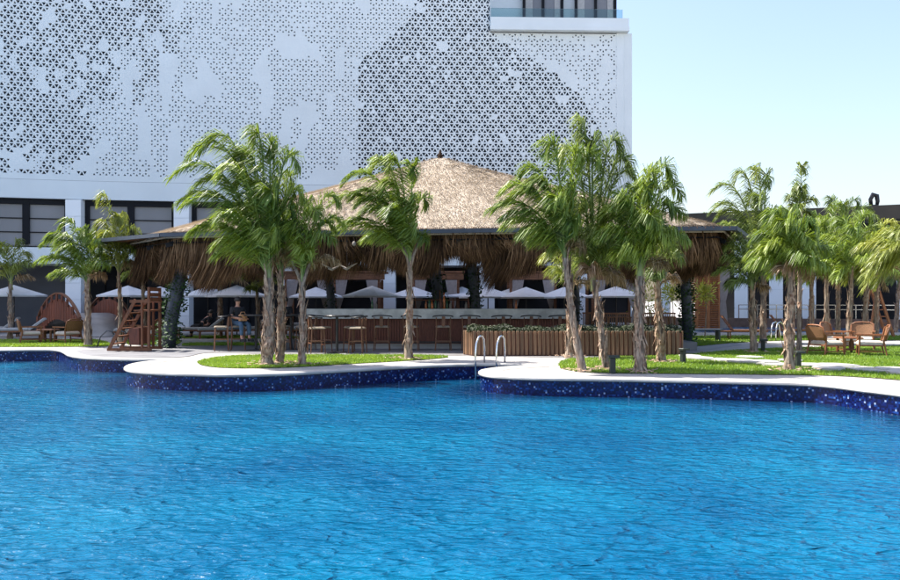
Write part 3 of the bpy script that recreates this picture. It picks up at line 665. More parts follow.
# hanging ornaments
def bird(px, py, Y, rz, label):
    t = thing('hanging_bird_ornament', label, 'ornament', (atx(px, Y), Y, atz(py, Y)), rz, 'pale bird ornaments hung before the straw fringe')
    MB().tube([(-.12, 0, .0), (0, 0, -.03), (.12, 0, .02)], [.02, .045, .015], 8).build('body', 'bird', t, True)
    for sg in (-1, 1):
        MB().add([(0, 0, 0), (sg * .02, .1, 0), (sg * .34, .04, .14), (sg * .3, -.03, .13), (0, -.08, 0), (0, 0, -.015), (sg * .17, 0, .03)], [(0, 1, 2, 6), (0, 6, 3, 4), (6, 2, 3), (5, 1, 2), (5, 3, 4), (5, 2, 3)]).build('wing', 'bird', t)
    MB().tube([(0, 0, 0), (0, 0, 1.0)], .004, 4).build('cord', 'blackmetal', t)
bird(332, 268.5, 23.4, .5, 'pale bird ornament hanging nearer the left palm trunk')
bird(347, 268, 23.4, -.4, 'pale bird ornament hanging left of the leaning palm crown, right one of two')
for px, py, lb in ((354, 244, 'small round pendant lamp under the eave above the bird ornaments'), (484.5, 242, 'small pale pendant lamp under the eave right of the roof centre')):
    Y = 23.6; t = thing('pendant_lamp', lb, 'lamp', (atx(px, Y), Y, atz(py, Y)), 0, 'pendant lamps under the eave')
    MB().lathe([(.02, .08), (.045, .05), (.055, 0), (.045, -.04), (.02, -.06)], 10).build('lamp_shade', 'bird', t, True)
    MB().tube([(0, 0, .1), (0, 0, .3)], .006, 4).build('cord', 'blackmetal', t)

# ------------------------------------------------------------------ bar
bar = thing('bar_counter', 'long bar counter with grey marble front and red-brown slatted base', 'bar counter', (0, 0, 0))
BY = 25.3; BX0, BX1 = atx(303, BY), atx(574, BY)
MB().box(((BX0 + BX1) / 2, BY + .3, 1.115), (BX1 - BX0 + .1, .66, .31), bev=.01).build('marble_top', 'marble', bar)
f = MB(); x = BX0 + .03
while x < BX1:
    f.box((x, BY + .16, .565), (.066, .04, .78)); x += .085
f.build('slat', 'redwood', bar, kind='stuff')
MB().box(((BX0 + BX1) / 2, BY + .35, .48), (BX1 - BX0 - .02, .34, .94)).build('counter_body', 'redwood', bar)
MB().box(((BX0 + BX1) / 2, BY + .155, .085), (BX1 - BX0, .1, .16)).build('plinth', 'stone', bar)
MB().box(((BX0 + BX1) / 2, BY + .02, .22), (BX1 - BX0, .04, .04)).build('foot_rail', 'blackmetal', bar)
bb = thing('back_bar', 'dark back bar shelving behind the counter under the pavilion', 'shelf', (atx(440, 28.2), 28.2, 0))
MB().box((0, 0, .55), (3.4, .6, 1.1)).build('cabinet', 'interior', bb)
for z in (1.25, 1.55): MB().box((0, .1, z), (2.4, .35, .04)).build('shelf', 'lintel', bb)
for x in (-1.15, 0, 1.15): MB().box((x, .1, 1.5), (.05, .3, .8)).build('post', 'lintel', bb)
bl = ['amber', 'green', 'clear', 'brown']
k = 0
for px in (432, 435.5, 438.6, 441, 444, 447, 450.5, 453, 426, 429.4, 466, 468.5, 516, 372, 376):
    Y = 25.6; h = (.26, .3, .22, .34)[k % 4] if px != 444 else .52
    o = MB().lathe([(.038, 0), (.04, .02), (.04, h * .55), (.03, h * .68), (.014, h * .78), (.014, h), (.016, h)], 8).build('bottle', ('orange_pot', 'greenglass', 'glassw' if 'glassw' in M else 'bird', 'redwood')[k % 4], None, True, (atx(px, Y), Y + (k % 3) * .06, 1.272))
    o['label'] = ('first', 'second', 'third', 'fourth')[k // 4] + f" {bl[k % 4]} bottle on the marble bar top, " + ('right of the leaning palm' if 420 < px < 460 else ('by the dark column' if 460 < px < 480 else ('towards the right end' if px > 480 else 'left of the leaning palm')))
    o['category'] = 'bottle'; o['group'] = 'bottles on the bar counter ' + ('middle' if 420 < px < 460 else 'ends'); k += 1
# bar stools
def make_stool(name, label, group):
    t = thing(name, label, 'bar stool', (0, 0, 0), 0, group)
    MB().box((0, 0, .735), (.44, .42, .05), bev=.03).build('seat', 'rush', t)
    for sx in (-1, 1):
        MB().tube([(sx * .23, .2, 0), (sx * .19, .17, .72)], [.016, .02], 6).build('leg', 'darkteak', t)
        MB().tube([(sx * .24, -.22, 0), (sx * .2, -.18, .7), (sx * .22, -.22, 1.02)], [.016, .02, .016], 6).build('leg', 'darkteak', t)
    MB().tube([(-.30, .10, 1.03), (-.29, -.12, 1.05), (-.18, -.25, 1.07), (0, -.28, 1.08), (.18, -.25, 1.07), (.29, -.12, 1.05), (.30, .10, 1.03)], .02, 6).build('backrest', 'blackmetal', t, True)
    MB().box((0, -.235, .9), (.10, .02, .30)).build('splat', 'darkteak', t)
    MB().bar((-.21, .19, .25), (.21, .19, .25), .025, .025).bar((-.22, -.2, .3), (.22, -.2, .3), .025, .025).bar((-.215, -.2, .35), (-.215, .19, .35), .025, .025).bar((.215, -.2, .35), (.215, .19, .35), .025, .025).build('stretcher', 'darkteak', t)
    return t
proto = make_stool('bar_stool', 'bar stool at the counter just right of the pedestal table', 'bar stools along the marble bar')
proto.location = (atx(382, 24.45), 24.45, .006)
for px, lb in ((411, 'bar stool partly hidden behind the leaning palm trunk'), (443, 'bar stool at the counter below the row of bottles'), (470, 'bar stool at the counter by the left end of the slatted planter'),
               (502, 'bar stool behind the planter above the right pool ladder rail'), (531, 'bar stool behind the planter, second from the right end of the counter'), (559, 'bar stool behind the planter at the right end of the counter')):
    copy_thing(proto, (atx(px, 24.45), 24.45, .006), rnd.uniform(-.12, .12), lb)
def hightable(px, py, label):
    x, y = gp(px, py); t = thing('pedestal_table', label, 'table', (x, y, .006), 0, 'high pedestal tables before the bar')
    MB().lathe([(.29, 0), (.29, .02), (.05, .04), (.04, .06)], 20).build('base', 'blackmetal', t)
    MB().tube([(0, 0, .04), (0, 0, 1.05)], .04, 10).build('post', 'blackmetal', t)
    MB().lathe([(.36, 1.05), (.37, 1.06), (.37, 1.09), (.36, 1.1)], 24).build('table_top', 'blackmetal', t); return x, y
tx, ty = hightable(337, 353, 'black pedestal high table in front of the bar between four stools')
for i, (dx, dy, rz, lb) in enumerate(((-.5, .35, -2.2, 'stool left behind the high table right of the forked palm'), (-.55, -.25, -1.2, 'stool left front of the high table right of the forked palm'), (.62, -.2, 1.4, 'stool right front of the high table nearest the leaning palm'), (.42, .45, 2.3, 'stool right behind the high table close to the counter'))):
    copy_thing(proto, (tx + dx, ty + dy, .006), rz, lb)['group'] = 'stools round the high tables'
tx2, ty2 = hightable(256, 350.5, 'black pedestal high table beside the seated man in dark shirt')
stM = copy_thing(proto, (tx2 - .55, ty2 + .05, .006), -1.35, 'stool that the man in the dark shirt sits on'); stM['group'] = 'stools round the high tables'
copy_thing(proto, (tx2 - 1.0, ty2 - .25, .006), 1.9, 'empty dark stool left of the seated man')['group'] = 'stools round the high tables'
tx3, ty3 = hightable(291, 349.5, 'black pedestal high table behind the forked palm trunk')
for dx, dy, rz, lb in ((-.3, .55, 3.0, 'stool behind the thick palm trunk with a person on it'), (.45, .4, 2.4, 'stool behind the forked palm trunk, back right of its table'), (.5, -.3, .9, 'stool just right of the forked palm trunk'), (-.2, -.5, -.2, 'stool between the thick palm trunk and the forked palm trunk')):
    copy_thing(proto, (tx3 + dx, ty3 + dy, .006), rz, lb)['group'] = 'stools round the high tables'

# ------------------------------------------------------------------ slatted planter
pl = thing('slatted_planter', 'long wooden slatted planter with low dark shrubs in front of the bar', 'planter', (0, 0, 0))
PY = 22.1; PX0, PX1 = atx(473, PY), atx(683, PY)
sl = None; x = PX0 + .04; first = MB().box((0, 0, .36), (.088, .035, .66), bev=.008)
while x < PX1 - .03:
    if sl is None: sl = first.build('slat', 'slat', pl, loc=(x, PY, 0))
    else:
        c = sl.copy(); COL.objects.link(c); c.location = (x, PY + rnd.uniform(-.003, .003), 0)
    x += .1195
for k in range(5):
    c = sl.copy(); COL.objects.link(c); c.location = (PX0 - .03 - k * .05, PY + .09 + k * .11, 0); c.rotation_euler = (0, 0, R(-65))
for k in range(7):
    c = sl.copy(); COL.objects.link(c); c.location = (PX1, PY + .08 + k * .1195, 0); c.rotation_euler = (0, 0, R(90))
MB().prism([(PX0, PY + .03), (PX1 - .03, PY + .03), (PX1 - .03, PY + .85), (PX0 - .25, PY + .85), (PX0 - .25, PY + .6)], .0, .64).build('box', 'redwood', pl)
V = []; Fc = []
for _ in range(9000):
    x = rnd.uniform(PX0 - .15, PX1); y = PY + rnd.uniform(.05, .8); hgt = .10 + .10 * noise.noise(Vector((x * 2.3, y * 2.3, 0))) + .05 * noise.noise(Vector((x * 7, y * 7, 0)))
    c = Vector((x, y, .64 + max(.02, hgt) * rnd.uniform(.3, 1.5))); u = Vector((rnd.uniform(-1, 1), rnd.uniform(-1, 1), rnd.uniform(-.2, 1))).normalized(); v = u.orthogonal().normalized(); s = rnd.uniform(.025, .05)
    n0 = len(V); V += [c - u * s, c + v * s * .5, c + u * s, c - v * s * .5]; Fc.append((n0, n0 + 1, n0 + 2, n0 + 3))
link_mesh('shrub_foliage', V, Fc, M['shrub'], pl)['kind'] = 'stuff'

# dining chairs and tables behind the planter
def make_chair(label, group):
    t = thing('dining_chair', label, 'chair', (0, 0, 0), 0, group)
    MB().box((0, 0, .46), (.46, .46, .06), bev=.04).build('seat', 'cushion', t)
    for sx in (-1, 1):
        for sy in (-1, 1): MB().tube([(sx * .22, sy * .21, 0), (sx * .2, sy * .19, .44)], .02, 6).build('leg', 'teak', t)
        MB().tube([(sx * .21, -.2, .44), (sx * .22, -.26, .86)], .018, 6).build('back_post', 'teak', t)
    for k in range(6): MB().bar((-.17 + k * .068, -.225, .5), (-.17 + k * .068, -.265, .84), .025, .015).build('back_slat', 'cane', t)
    MB().bar((-.25, -.265, .87), (.25, -.265, .87), .03, .05).build('top_rail', 'teak', t)
    return t
ch = make_chair('slat-backed dining chair behind the planter left of the straight palm trunk', 'dining chairs behind the planter')
Yc = 25.2
ch.location = (atx(608, Yc), Yc, .25); ch.rotation_euler = (0, 0, R(150))
# low terrace under the dining area
MB().prism([(4.25, 24.6), (7.6, 24.6), (7.6, 29.5), (4.25, 29.5)], 0.006, .25).build('dining_terrace', 'floor')['kind'] = 'structure'
for px, Y, rz, lb in ((626, 25.4, 200, 'slat-backed dining chair just left of the straight palm trunk'), (652, 25.3, 160, 'slat-backed dining chair between the two right trunks before the pavilion'), (672, 25.6, 190, 'slat-backed dining chair nearest the right pavilion column'), (590, 26.0, 170, 'slat-backed dining chair at the right end of the bar')):
    copy_thing(ch, (atx(px, Y), Y, .25), R(rz), lb)
for px, Y, lb in ((617, 26.3, 'square dining table behind the planter left of the straight palm'), (661, 26.4, 'square dining table behind the planter near the right column')):
    t = thing('dining_table', lb, 'table', (atx(px, Y), Y, .25), 0, 'dining tables behind the planter')
    MB().box((0, 0, .74), (.8, .8, .04), bev=.02).build('table_top', 'teak', t)
    for sx in (-1, 1):
        for sy in (-1, 1): MB().box((sx * .35, sy * .35, .36), (.05, .05, .72)).build('leg', 'teak', t)

# ------------------------------------------------------------------ umbrellas, cabanas, loungers behind the pavilion
def make_umbrella(label):
    t = thing('parasol', label, 'umbrella', (0, 0, 0), 0, 'pale parasols on the terrace behind the pavilion')
    MB().lathe([(.25, 0), (.25, .05), (.05, .07)], 12).build('base', 'blackmetal', t)
    MB().tube([(0, 0, .05), (0, 0, 2.1)], .03, 8).build('pole', 'blackmetal', t)
    n = 8; V = [(0, 0, 2.2)]
    for r, z in ((.16, 2.14), (.72, 1.95), (1.36, 1.74)): V += [(r * math.cos(2 * math.pi * (j + .5) / n), r * math.sin(2 * math.pi * (j + .5) / n), z) for j in range(n)]
    V += [(1.35 * math.cos(2 * math.pi * (j + .5) / n), 1.35 * math.sin(2 * math.pi * (j + .5) / n), 1.67) for j in range(n)]
    Fc = [(0, 1 + j, 1 + (j + 1) % n) for j in range(n)] + [(1 + k * n + j, 1 + (k + 1) * n + j, 1 + (k + 1) * n + (j + 1) % n, 1 + k * n + (j + 1) % n) for k in range(3) for j in range(n)]
    link_mesh('canopy', V, Fc, M['canvas'], t)
    for j in range(n):
        a = 2 * math.pi * (j + .5) / n; MB().bar((0, 0, 2.1), (1.3 * math.cos(a), 1.3 * math.sin(a), 1.70), .015, .015).build('rib', 'blackmetal', t)
    return t
um = make_umbrella('pale parasol between the left pair of white columns behind the man')
um.location = (atx(237, 34.5), 34.5, 0)
for px, Y, lb in ((14, 33.5, 'pale parasol at the far left behind the leftmost palm'), (128, 34.5, 'pale parasol behind the right end of the arched bridge'), (160, 35.5, 'pale parasol beside the lifeguard chair and the vine column'), (208, 36, 'pale parasol just right of the vine covered column'),
                  (316, 36, 'pale parasol behind the forked palm'), (372, 33.5, 'large pale parasol before the cabana left of the leaning palm'), (414, 36, 'pale parasol right behind the leaning palm trunk'), (462, 37, 'pale parasol partly hidden by the dark middle column'),
                  (488, 34.5, 'pale parasol in front of the bright white column above the ladder'), (512, 37, 'smaller pale parasol left of the larger one before the middle cabana'), (526, 34, 'large pale parasol before the cabana with two tied curtains'), (564, 35, 'pale parasol behind the leaning twin trunks'),
                  (616, 34, 'flat pale parasol seen between the two right trunks')):
    copy_thing(um, (atx(px, Y), Y, .10 + rnd.uniform(-.04, .04)), rnd.uniform(0, .7), lb, .93)
def cabana(px, label):
    Y = 36.2; t = thing('cabana', label, 'cabana', (atx(px, Y), Y, 0), 0, 'curtained cabanas in front of the hotel')
    for sx in (-1, 1):
        for sy in (0, 1): MB().box((sx * 1.0, sy * 1.6, 1.25), (.12, .12, 2.5)).build('post', 'lintel', t)
    MB().box((0, -.02, 2.62), (2.5, .16, .3)).build('beam', 'lintel', t)
    MB().box((0, .8, 2.82), (2.6, 1.9, .08)).build('roof', 'lintel', t)
    MB().box((0, 1.62, 1.2), (1.88, .05, 2.4)).build('back_panel', 'interior', t)
    for sx in (-1, 1):
        V = []; Fc = []; n = 9
        for z, x0_, x1_ in ((2.45, .42, .95), (1.9, .52, .93), (1.35, .68, .9), (1.15, .76, .86), (.9, .72, .9), (.3, .64, .93)):
            for k in range(n): V.append((sx * (x0_ + (x1_ - x0_) * k / (n - 1)), -.12 + .03 * (k % 2), z))
        for r in range(5):
            for k in range(n - 1): Fc.append((r * n + k, r * n + k + 1, (r + 1) * n + k + 1, (r + 1) * n + k))
        link_mesh('curtain', V, Fc, M['curtain'], t, True)
    MB().box((0, .7, .35), (1.7, 1.3, .3), bev=.05).build('day_bed', 'white_cush', t)
for px, lb in ((357, 'cabana with tied ivory curtains left of the leaning palm'), (436, 'cabana with tied curtains behind the middle of the bar'), (533, 'cabana with tied curtains right of the white column above the ladder'), (308, 'cabana behind the forked palm'), (615, 'cabana between the right palm trunks')):
    cabana(px, lb)
def make_lounger(label):
    t = thing('sun_lounger', label, 'sun lounger', (0, 0, 0), 0, 'sun loungers on the terraces')
    MB().box((0, 0, .3), (.62, 1.9, .06)).build('frame', 'teak', t)
    for sx in (-1, 1):
        for y in (-.85, .85): MB().box((sx * .27, y, .135), (.06, .06, .27)).build('leg', 'teak', t)
    MB().box((0, -.3, .39), (.58, 1.25, .10), bev=.03).build('cushion', 'white_cush', t)
    MB().box((0, .62, .58), (.58, .75, .10), rx=R(38), bev=.03).build('backrest', 'white_cush', t)
    return t
lo = make_lounger('white cushioned lounger left of the arched bridge nearest the lawn')
lo.location = (atx(20, 32), 32, 0); lo.rotation_euler = (0, 0, R(-70))
for px, Y, rz, lb in ((-5, 33.5, -70, 'white cushioned lounger at the far left edge'), (140, 31.5, -75, 'white cushioned lounger seen through the lifeguard chair'), (200, 33, -80, 'white lounger with the reclining person right of the vine column'), (222, 32.4, -75, 'white cushioned lounger left of the man in the dark shirt'),
                      (248, 33.5, -100, 'white cushioned lounger behind the seated man'), (300, 33.2, -80, 'white cushioned lounger behind the forked palm stools')):
    copy_thing(lo, (atx(px, Y), Y, 0), R(rz), lb)
# wooden loungers by the far pool (no white mattress)
wl_ = thing('wooden_lounger', 'bare brown wooden lounger by the far pool left of the thin palm', 'sun lounger', (atx(741, 31.5), 31.5, 0), R(-80), 'bare wooden loungers by the far pool')
MB().box((0, 0, .32), (.62, 1.9, .05)).build('frame', 'teak', wl_)
for sx in (-1, 1):
    for y in (-.85, .45): MB().box((sx * .27, y, .15), (.05, .05, .3)).build('leg', 'teak', wl_)
MB().box((0, -.3, .365), (.56, 1.25, .04)).build('seat_panel', 'cane', wl_)
for sx in (-1, 1): MB().bar((sx * .26, .3, .32), (sx * .26, .75, .95), .04, .04).build('back_post', 'teak', wl_)
for k in range(5): MB().bar((-.26, .38 + k * .08, .44 + k * .11), (.26, .38 + k * .08, .44 + k * .11), .03, .05).build('back_slat', 'teak', wl_)
wl_.rotation_euler = (0, 0, R(80))
copy_thing(wl_, (atx(790, 32.5), 32.5, 0), R(75), 'bare brown wooden lounger by the far pool behind the pale arched rail')
b_ = thing('low_bench', 'low dark bench on the grass right of the vine column', 'bench', (atx(702, 30.5), 30.5, 0))
MB().box((0, 0, .42), (1.5, .5, .06), bev=.01).build('seat', 'steel', b_)
for sx in (-1, 1): MB().box((sx * .6, 0, .2), (.07, .4, .39)).build('leg', 'steel', b_)

# louvre screen and curtain right of the pavilion
ls = thing('louvre_screen', 'reddish wooden louvre screen behind the right pavilion column', 'screen', (atx(706, 38), 38, 0))
for k in range(3):
    x = -.72 + k * .55
    fr = MB().box((x - .24, 0, 1.9), (.06, .07, 3.6)).box((x + .24, 0, 1.9), (.06, .07, 3.6)).box((x, 0, 3.66), (.42, .07, .07)).box((x, 0, .14), (.42, .07, .07)).build('panel', 'orangewood', ls)
    f = MB()
    for q in range(34): f.box((x, 0, .24 + q * .1), (.42, .02, .085), rx=R(35))
    f.build('louvre', 'orangewood', fr)
cu = thing('tied_curtain', 'long pale curtain hanging right of the reddish louvre screen', 'curtain', (atx(723, 38), 38, 0))
V = []; Fc = []; n = 9
for z, x0_, x1_ in ((3.4, -.35, .35), (2.2, -.2, .3), (1.5, -.12, .14), (.2, -.25, .25)):
    for k in range(n): V.append((x0_ + (x1_ - x0_) * k / (n - 1), .05 * (k % 2), z))
for r in range(3):
    for k in range(n - 1): Fc.append((r * n + k, r * n + k + 1, (r + 1) * n + k + 1, (r + 1) * n + k))
link_mesh('fabric', V, Fc, M['curtain'], cu, True); MB().tube([(-.5, 0, 3.42), (.5, 0, 3.42)], .02, 6).build('rod', 'blackmetal', cu)
def shrub(px, py, Y, r, label, m='shrub_yellow', h=1.0):
    t = thing('leafy_shrub', label, 'shrub', (atx(px, Y), Y, 0)); zc = atz(py, Y)
    MB().tube([(0, 0, 0), (.05, 0, zc * .6), (0, 0, zc)], [.03, .02, .01], 6).build('stem', 'bark', t)
    V = []; Fc = []
    for _ in range(420):
        d = Vector((rnd.gauss(0, .5), rnd.gauss(0, .5), rnd.gauss(0, .6))) * r; c = d + Vector((0, 0, zc)); u = (d + Vector((rnd.uniform(-.3, .3), rnd.uniform(-.3, .3), .1))).normalized(); v = u.orthogonal().normalized(); s = rnd.uniform(.06, .12)
        n0 = len(V); V += [c - u * s, c + v * s * .3, c + u * s, c - v * s * .3]; Fc.append((n0, n0 + 1, n0 + 2, n0 + 3))
    link_mesh('foliage', V, Fc, M[m], t)['kind'] = 'stuff'
shrub(648, 300, 33, .7, 'yellow-green leafy shrub seen right of the straight palm trunk')
shrub(705, 292, 33, .35, 'small yellow-green shrub before the louvre screen')
shrub(672, 292, 33, .4, 'yellow-green shrub left of the right vine covered column')

# ------------------------------------------------------------------ arched footbridge on the left
br = thing('arched_footbridge', 'arched footbridge with tall red-brown boarded sides and pale deck', 'bridge', (0, 0, 0))
A_ = Vector((-14.6, 33.0)); Dv = Vector((-.68, .73)); Sv = Vector((.73, .68)); LB = 5.6; WB = 2.15
A_ = Vector((atx(80, 33.2), 33.2))
def BPt(t, side, z): p = A_ + Dv * (t * LB) + Sv * side; return (p.x, p.y, z)
arch = lambda t, h: h * math.sin(math.pi * min(max(t, 0), 1)) ** .8
nb = 17
for side in (0.0, WB):
    for k in range(nb):
        t0, t1 = (k + .06) / nb, (k + .94) / nb; tm = (t0 + t1) / 2
        lo_, hi = (max(0, arch(tm, .95) - .25) if 2 < k < nb - 3 else 0), .55 + arch(tm, 1.05)
        V = [BPt(t0, side - .025, lo_), BPt(t1, side - .025, lo_), BPt(t1, side + .025, lo_), BPt(t0, side + .025, lo_), BPt(t0, side - .025, .55 + arch(t0, 1.05)), BPt(t1, side - .025, .55 + arch(t1, 1.05)), BPt(t1, side + .025, .55 + arch(t1, 1.05)), BPt(t0, side + .025, .55 + arch(t0, 1.05))]
        MB().add(V, [(3, 2, 1, 0), (4, 5, 6, 7), (0, 1, 5, 4), (1, 2, 6, 5), (2, 3, 7, 6), (3, 0, 4, 7)]).build('board', 'bridgewood', br)
    f = MB(); q = [BPt(k / 24, side, .80 + arch(k / 24, 1.05)) for k in range(25)]
    for a, b in zip(q[:-1], q[1:]): f.bar(a, b, .11, .07)
    f.build('handrail', 'teak', br)
    for k in range(0, 9):
        t = k / 8; MB().bar(BPt(t, side - .06 if side == 0 else side + .06, .0 if k in (0, 8) else .45 + arch(t, 1.05)), BPt(t, side - .06 if side == 0 else side + .06, .79 + arch(t, 1.05)), .08, .08).build('post', 'bridgewood', br)
V = []; Fc = []
for k in range(25):
    t = k / 24; z = arch(t, .95) + .02; V += [BPt(t * 1.1 - .05, .03, z), BPt(t * 1.1 - .05, WB - .03, z), BPt(t * 1.1 - .05, .03, z - .14), BPt(t * 1.1 - .05, WB - .03, z - .14)]
for k in range(24):
    a = 4 * k; Fc += [(a, a + 1, a + 5, a + 4), (a + 2, a + 6, a + 7, a + 3), (a, a + 4, a + 6, a + 2), (a + 1, a + 3, a + 7, a + 5)]
link_mesh('deck', V, Fc, M['stone'], br, True)

# ------------------------------------------------------------------ lifeguard chair
lx, ly = gp(136, 351)
lg = thing('lifeguard_chair', 'brown timber lifeguard chair with sloping ladder on the paved island', 'lifeguard chair', (lx, ly, .012), 0)
for y in (-.45, .45):
    MB().bar((-.68, y, .06), (.64, y, .06), .06, .08).build('base_beam', 'chairwood', lg)
    MB().bar((.56, y, .1), (.56, y, 1.92), .065, .09).build('post', 'chairwood', lg)
    MB().bar((.36, y, .1), (.36, y, 1.5), .055, .08).build('post', 'chairwood', lg)
    MB().bar((-.62, y, .08), (.16, y, 1.55), .055, .09).build('ladder_rail', 'chairwood', lg)
    MB().bar((.0, y, 1.5), (.62, y, 1.5), .07, .09).build('armrest', 'chairwood', lg)
for k in range(6):
    t = (k + .6) / 6.4; MB().bar((-.62 + .78 * t, -.42, .08 + 1.47 * t), (-.62 + .78 * t, .42, .08 + 1.47 * t), .13, .04).build('rung', 'chairwood', lg)
MB().box((.34, 0, 1.22), (.5, .84, .05)).build('seat', 'chairwood', lg)
for z in (1.55, 1.7, 1.86): MB().box((.58, 0, z), (.04, .84, .11)).build('back_slat', 'chairwood', lg)
MB().box((.1, -.0, .45), (.3, .8, .5)).build('step_box', 'redwood', lg)

# ------------------------------------------------------------------ pool ladders and rails
def hoop(mb, x, y0, y1, z0, zt, r=.022):
    pts = [(x, y0, z0), (x, y0, zt - .25)] + [(x, y0 + (y1 - y0) * (.5 - .5 * math.cos(a)), zt - .25 + .25 * math.sin(a)) for a in [math.pi * k / 10 for k in range(1, 10)]] + [(x, y1, zt - .25), (x, y1, .0)]
    mb.tube(pts, r, 8)
lx, ly = gp(476, 364.6); 
pld = thing('pool_ladder', 'stainless steel pool ladder with two looped rails at the white coping', 'pool ladder', (lx, ly, 0))
for x in (0.0, .5):
    f = MB(); pts = [(x, -.12, -1.0), (x - .02, -.12, .2), (x, -.10, .5), (x + .06, -.02, .66), (x + .14, .12, .70), (x + .2, .28, .6), (x + .22, .38, .35), (x + .22, .42, .02)]
    f.tube([tuple(v) + (0,) if len(v) == 2 else v for v in pts], .024, 8); f.build('rail', 'stainless', pld, True)
for z in (-.25, -.5): MB().box((.25, -.12, z), (.46, .1, .03)).build('tread', 'stainless', pld)
lx, ly = gp(103, 347)
pr2 = thing('pool_handrail', 'dark curved metal handrail pair left of the lifeguard chair', 'handrail', (lx, ly, 0))
for dx in (0, .42):
    MB().tube([(dx - .2, 0, 0), (dx - .08, 0, .35), (dx + .12, 0, .54), (dx + .3, 0, .5), (dx + .36, .2, .25), (dx + .38, .3, 0)], .022, 8).build('rail', 'darkrail', pr2, True)
lx, ly = gp(771, 341)
pr3 = thing('arched_handrail', 'pale arched handrail pair by the far pool behind the right lawn', 'handrail', (lx, ly, 0))
for dx in (0, .18):
    MB().tube([(dx, 0, 0), (dx, 0, .4), (dx + .1, .1, .66), (dx + .3, .3, .72), (dx + .5, .5, .6), (dx + .6, .6, .2), (dx + .6, .6, 0)], .025, 8).build('rail', 'stainless', pr3, True)

# timber ladder pole far right
x, y = gp(872, 337)
tp = thing('leaning_timber_ladder', 'orange timber A-frame ladder rising behind the right cane chair', 'ladder', (x, y, 0))
for sx in (-.3, .3):
    MB().bar((-.25, sx, 0), (.05, sx, 2.0), .09, .1).build('rail', 'orangewood', tp)
    MB().bar((.75, sx, 0), (.1, sx, 2.0), .09, .1).build('rail', 'orangewood', tp)
for k in range(6): t = (k + 1) / 7; MB().bar((.75 - .65 * t, -.3, 2 * t), (.75 - .65 * t, .3, 2 * t), .08, .04).build('rung', 'orangewood', tp)

# ------------------------------------------------------------------ garden lights
def gl(px, py, label, rz=0):
    x, y = gp(px, py); t = thing('garden_light', label, 'garden light', (x, y, .01), rz, 'low dark garden lights on the lawns')
    MB().box((0, 0, .16), (.12, .10, .32), bev=.01).build('post', 'lampgreen', t)
    MB().box((.02, -.02, .35), (.24, .16, .05), bev=.01).build('head', 'lampgreen', t)
gl(612.5, 373.6, 'dark garden light between the leaning palms and the straight palm'); gl(683, 364, 'dark garden light on the grass right of the rusty-trunked palm', .6); gl(763, 352, 'dark garden light right of the short palm on the right lawn', -.4); gl(798, 368, 'dark garden light against the trunk of the front right palm', .3)

# ------------------------------------------------------------------ cane armchairs and tables
def make_armchair(label, group):
    t = thing('cane_armchair', label, 'armchair', (0, 0, 0), 0, group)          # faces +Y
    MB().box((0, .03, .36), (.62, .64, .10), bev=.05).build('cushion', 'cushion', t)
    MB().box((0, .02, .29), (.66, .66, .04)).build('seat_frame', 'teak', t)
    for sx in (-1, 1):
        MB().tube([(sx * .33, .33, 0), (sx * .31, .30, .56)], [.02, .028], 6).build('leg', 'teak', t)
        MB().tube([(sx * .34, -.36, 0), (sx * .31, -.28, .4), (sx * .31, -.38, .8)], [.02, .028, .02], 6).build('leg', 'teak', t)
        MB().bar((sx * .33, -.33, .57), (sx * .33, .38, .57), .07, .035).build('armrest', 'teak', t)
        MB().bar((sx * .32, -.3, .12), (sx * .32, .3, .12), .03, .03).build('stretcher', 'teak', t)
    n = 10; V = []
    for z, w_, yy in ((.42, .26, -.30), (.5, .31, -.33), (.72, .32, -.38), (.8, .27, -.40)):
        for k in range(n + 1): a = -1 + 2 * k / n; V.append((a * w_, yy - .05 * (1 - a * a), z))
    V += [(x, y - .03, z) for x, y, z in V]; q = 4 * (n + 1)
    Fc = [(r * (n + 1) + k, r * (n + 1) + k + 1, (r + 1) * (n + 1) + k + 1, (r + 1) * (n + 1) + k) for r in range(3) for k in range(n)]; Fc += [tuple(i + q for i in reversed(g)) for g in Fc]
    link_mesh('woven_back', V, Fc, M['cane'], t)
    MB().tube([(-.29, -.32, .42), (-.33, -.35, .6), (-.31, -.40, .78), (-.2, -.44, .84), (0, -.46, .85), (.2, -.44, .84), (.31, -.40, .78), (.33, -.35, .6), (.29, -.32, .42)], .025, 6).build('back_frame', 'teak', t, True)
    return t
ac = make_armchair('cane-backed armchair left of the small table on the right lawn', 'cane armchairs on the right lawn')
x, y = gp(826, 355.5); ac.location = (x, y, .012); ac.rotation_euler = (0, 0, R(-72))
x, y = gp(871, 356); copy_thing(ac, (x, y, .012), R(68), 'cane-backed armchair at the right of the small table on the right lawn')
x, y = gp(838, 350.5); copy_thing(ac, (x, y, .012), R(-140), 'cane armchair behind the small table on the right lawn, facing the camera from the left', )
x, y = gp(862, 350.5); copy_thing(ac, (x, y, .012), R(150), 'cane armchair behind the small table on the right lawn, facing the camera from the right')
def sidetable(px, py, label, s=1.0):
    x, y = gp(px, py); t = thing('side_table', label, 'table', (x, y, .012))
    MB().box((0, 0, .46), (.62, .62, .05), bev=.03).build('table_top', 'teak', t)
    for sx in (-1, 1):
        for sy in (-1, 1): MB().box((sx * .2, sy * .2, .22), (.06, .06, .43)).build('leg', 'teak', t)
    MB().box((0, 0, .12), (.4, .4, .03)).build('lower_shelf', 'teak', t)
sidetable(848, 354, 'small square teak table between the cane armchairs on the right lawn')
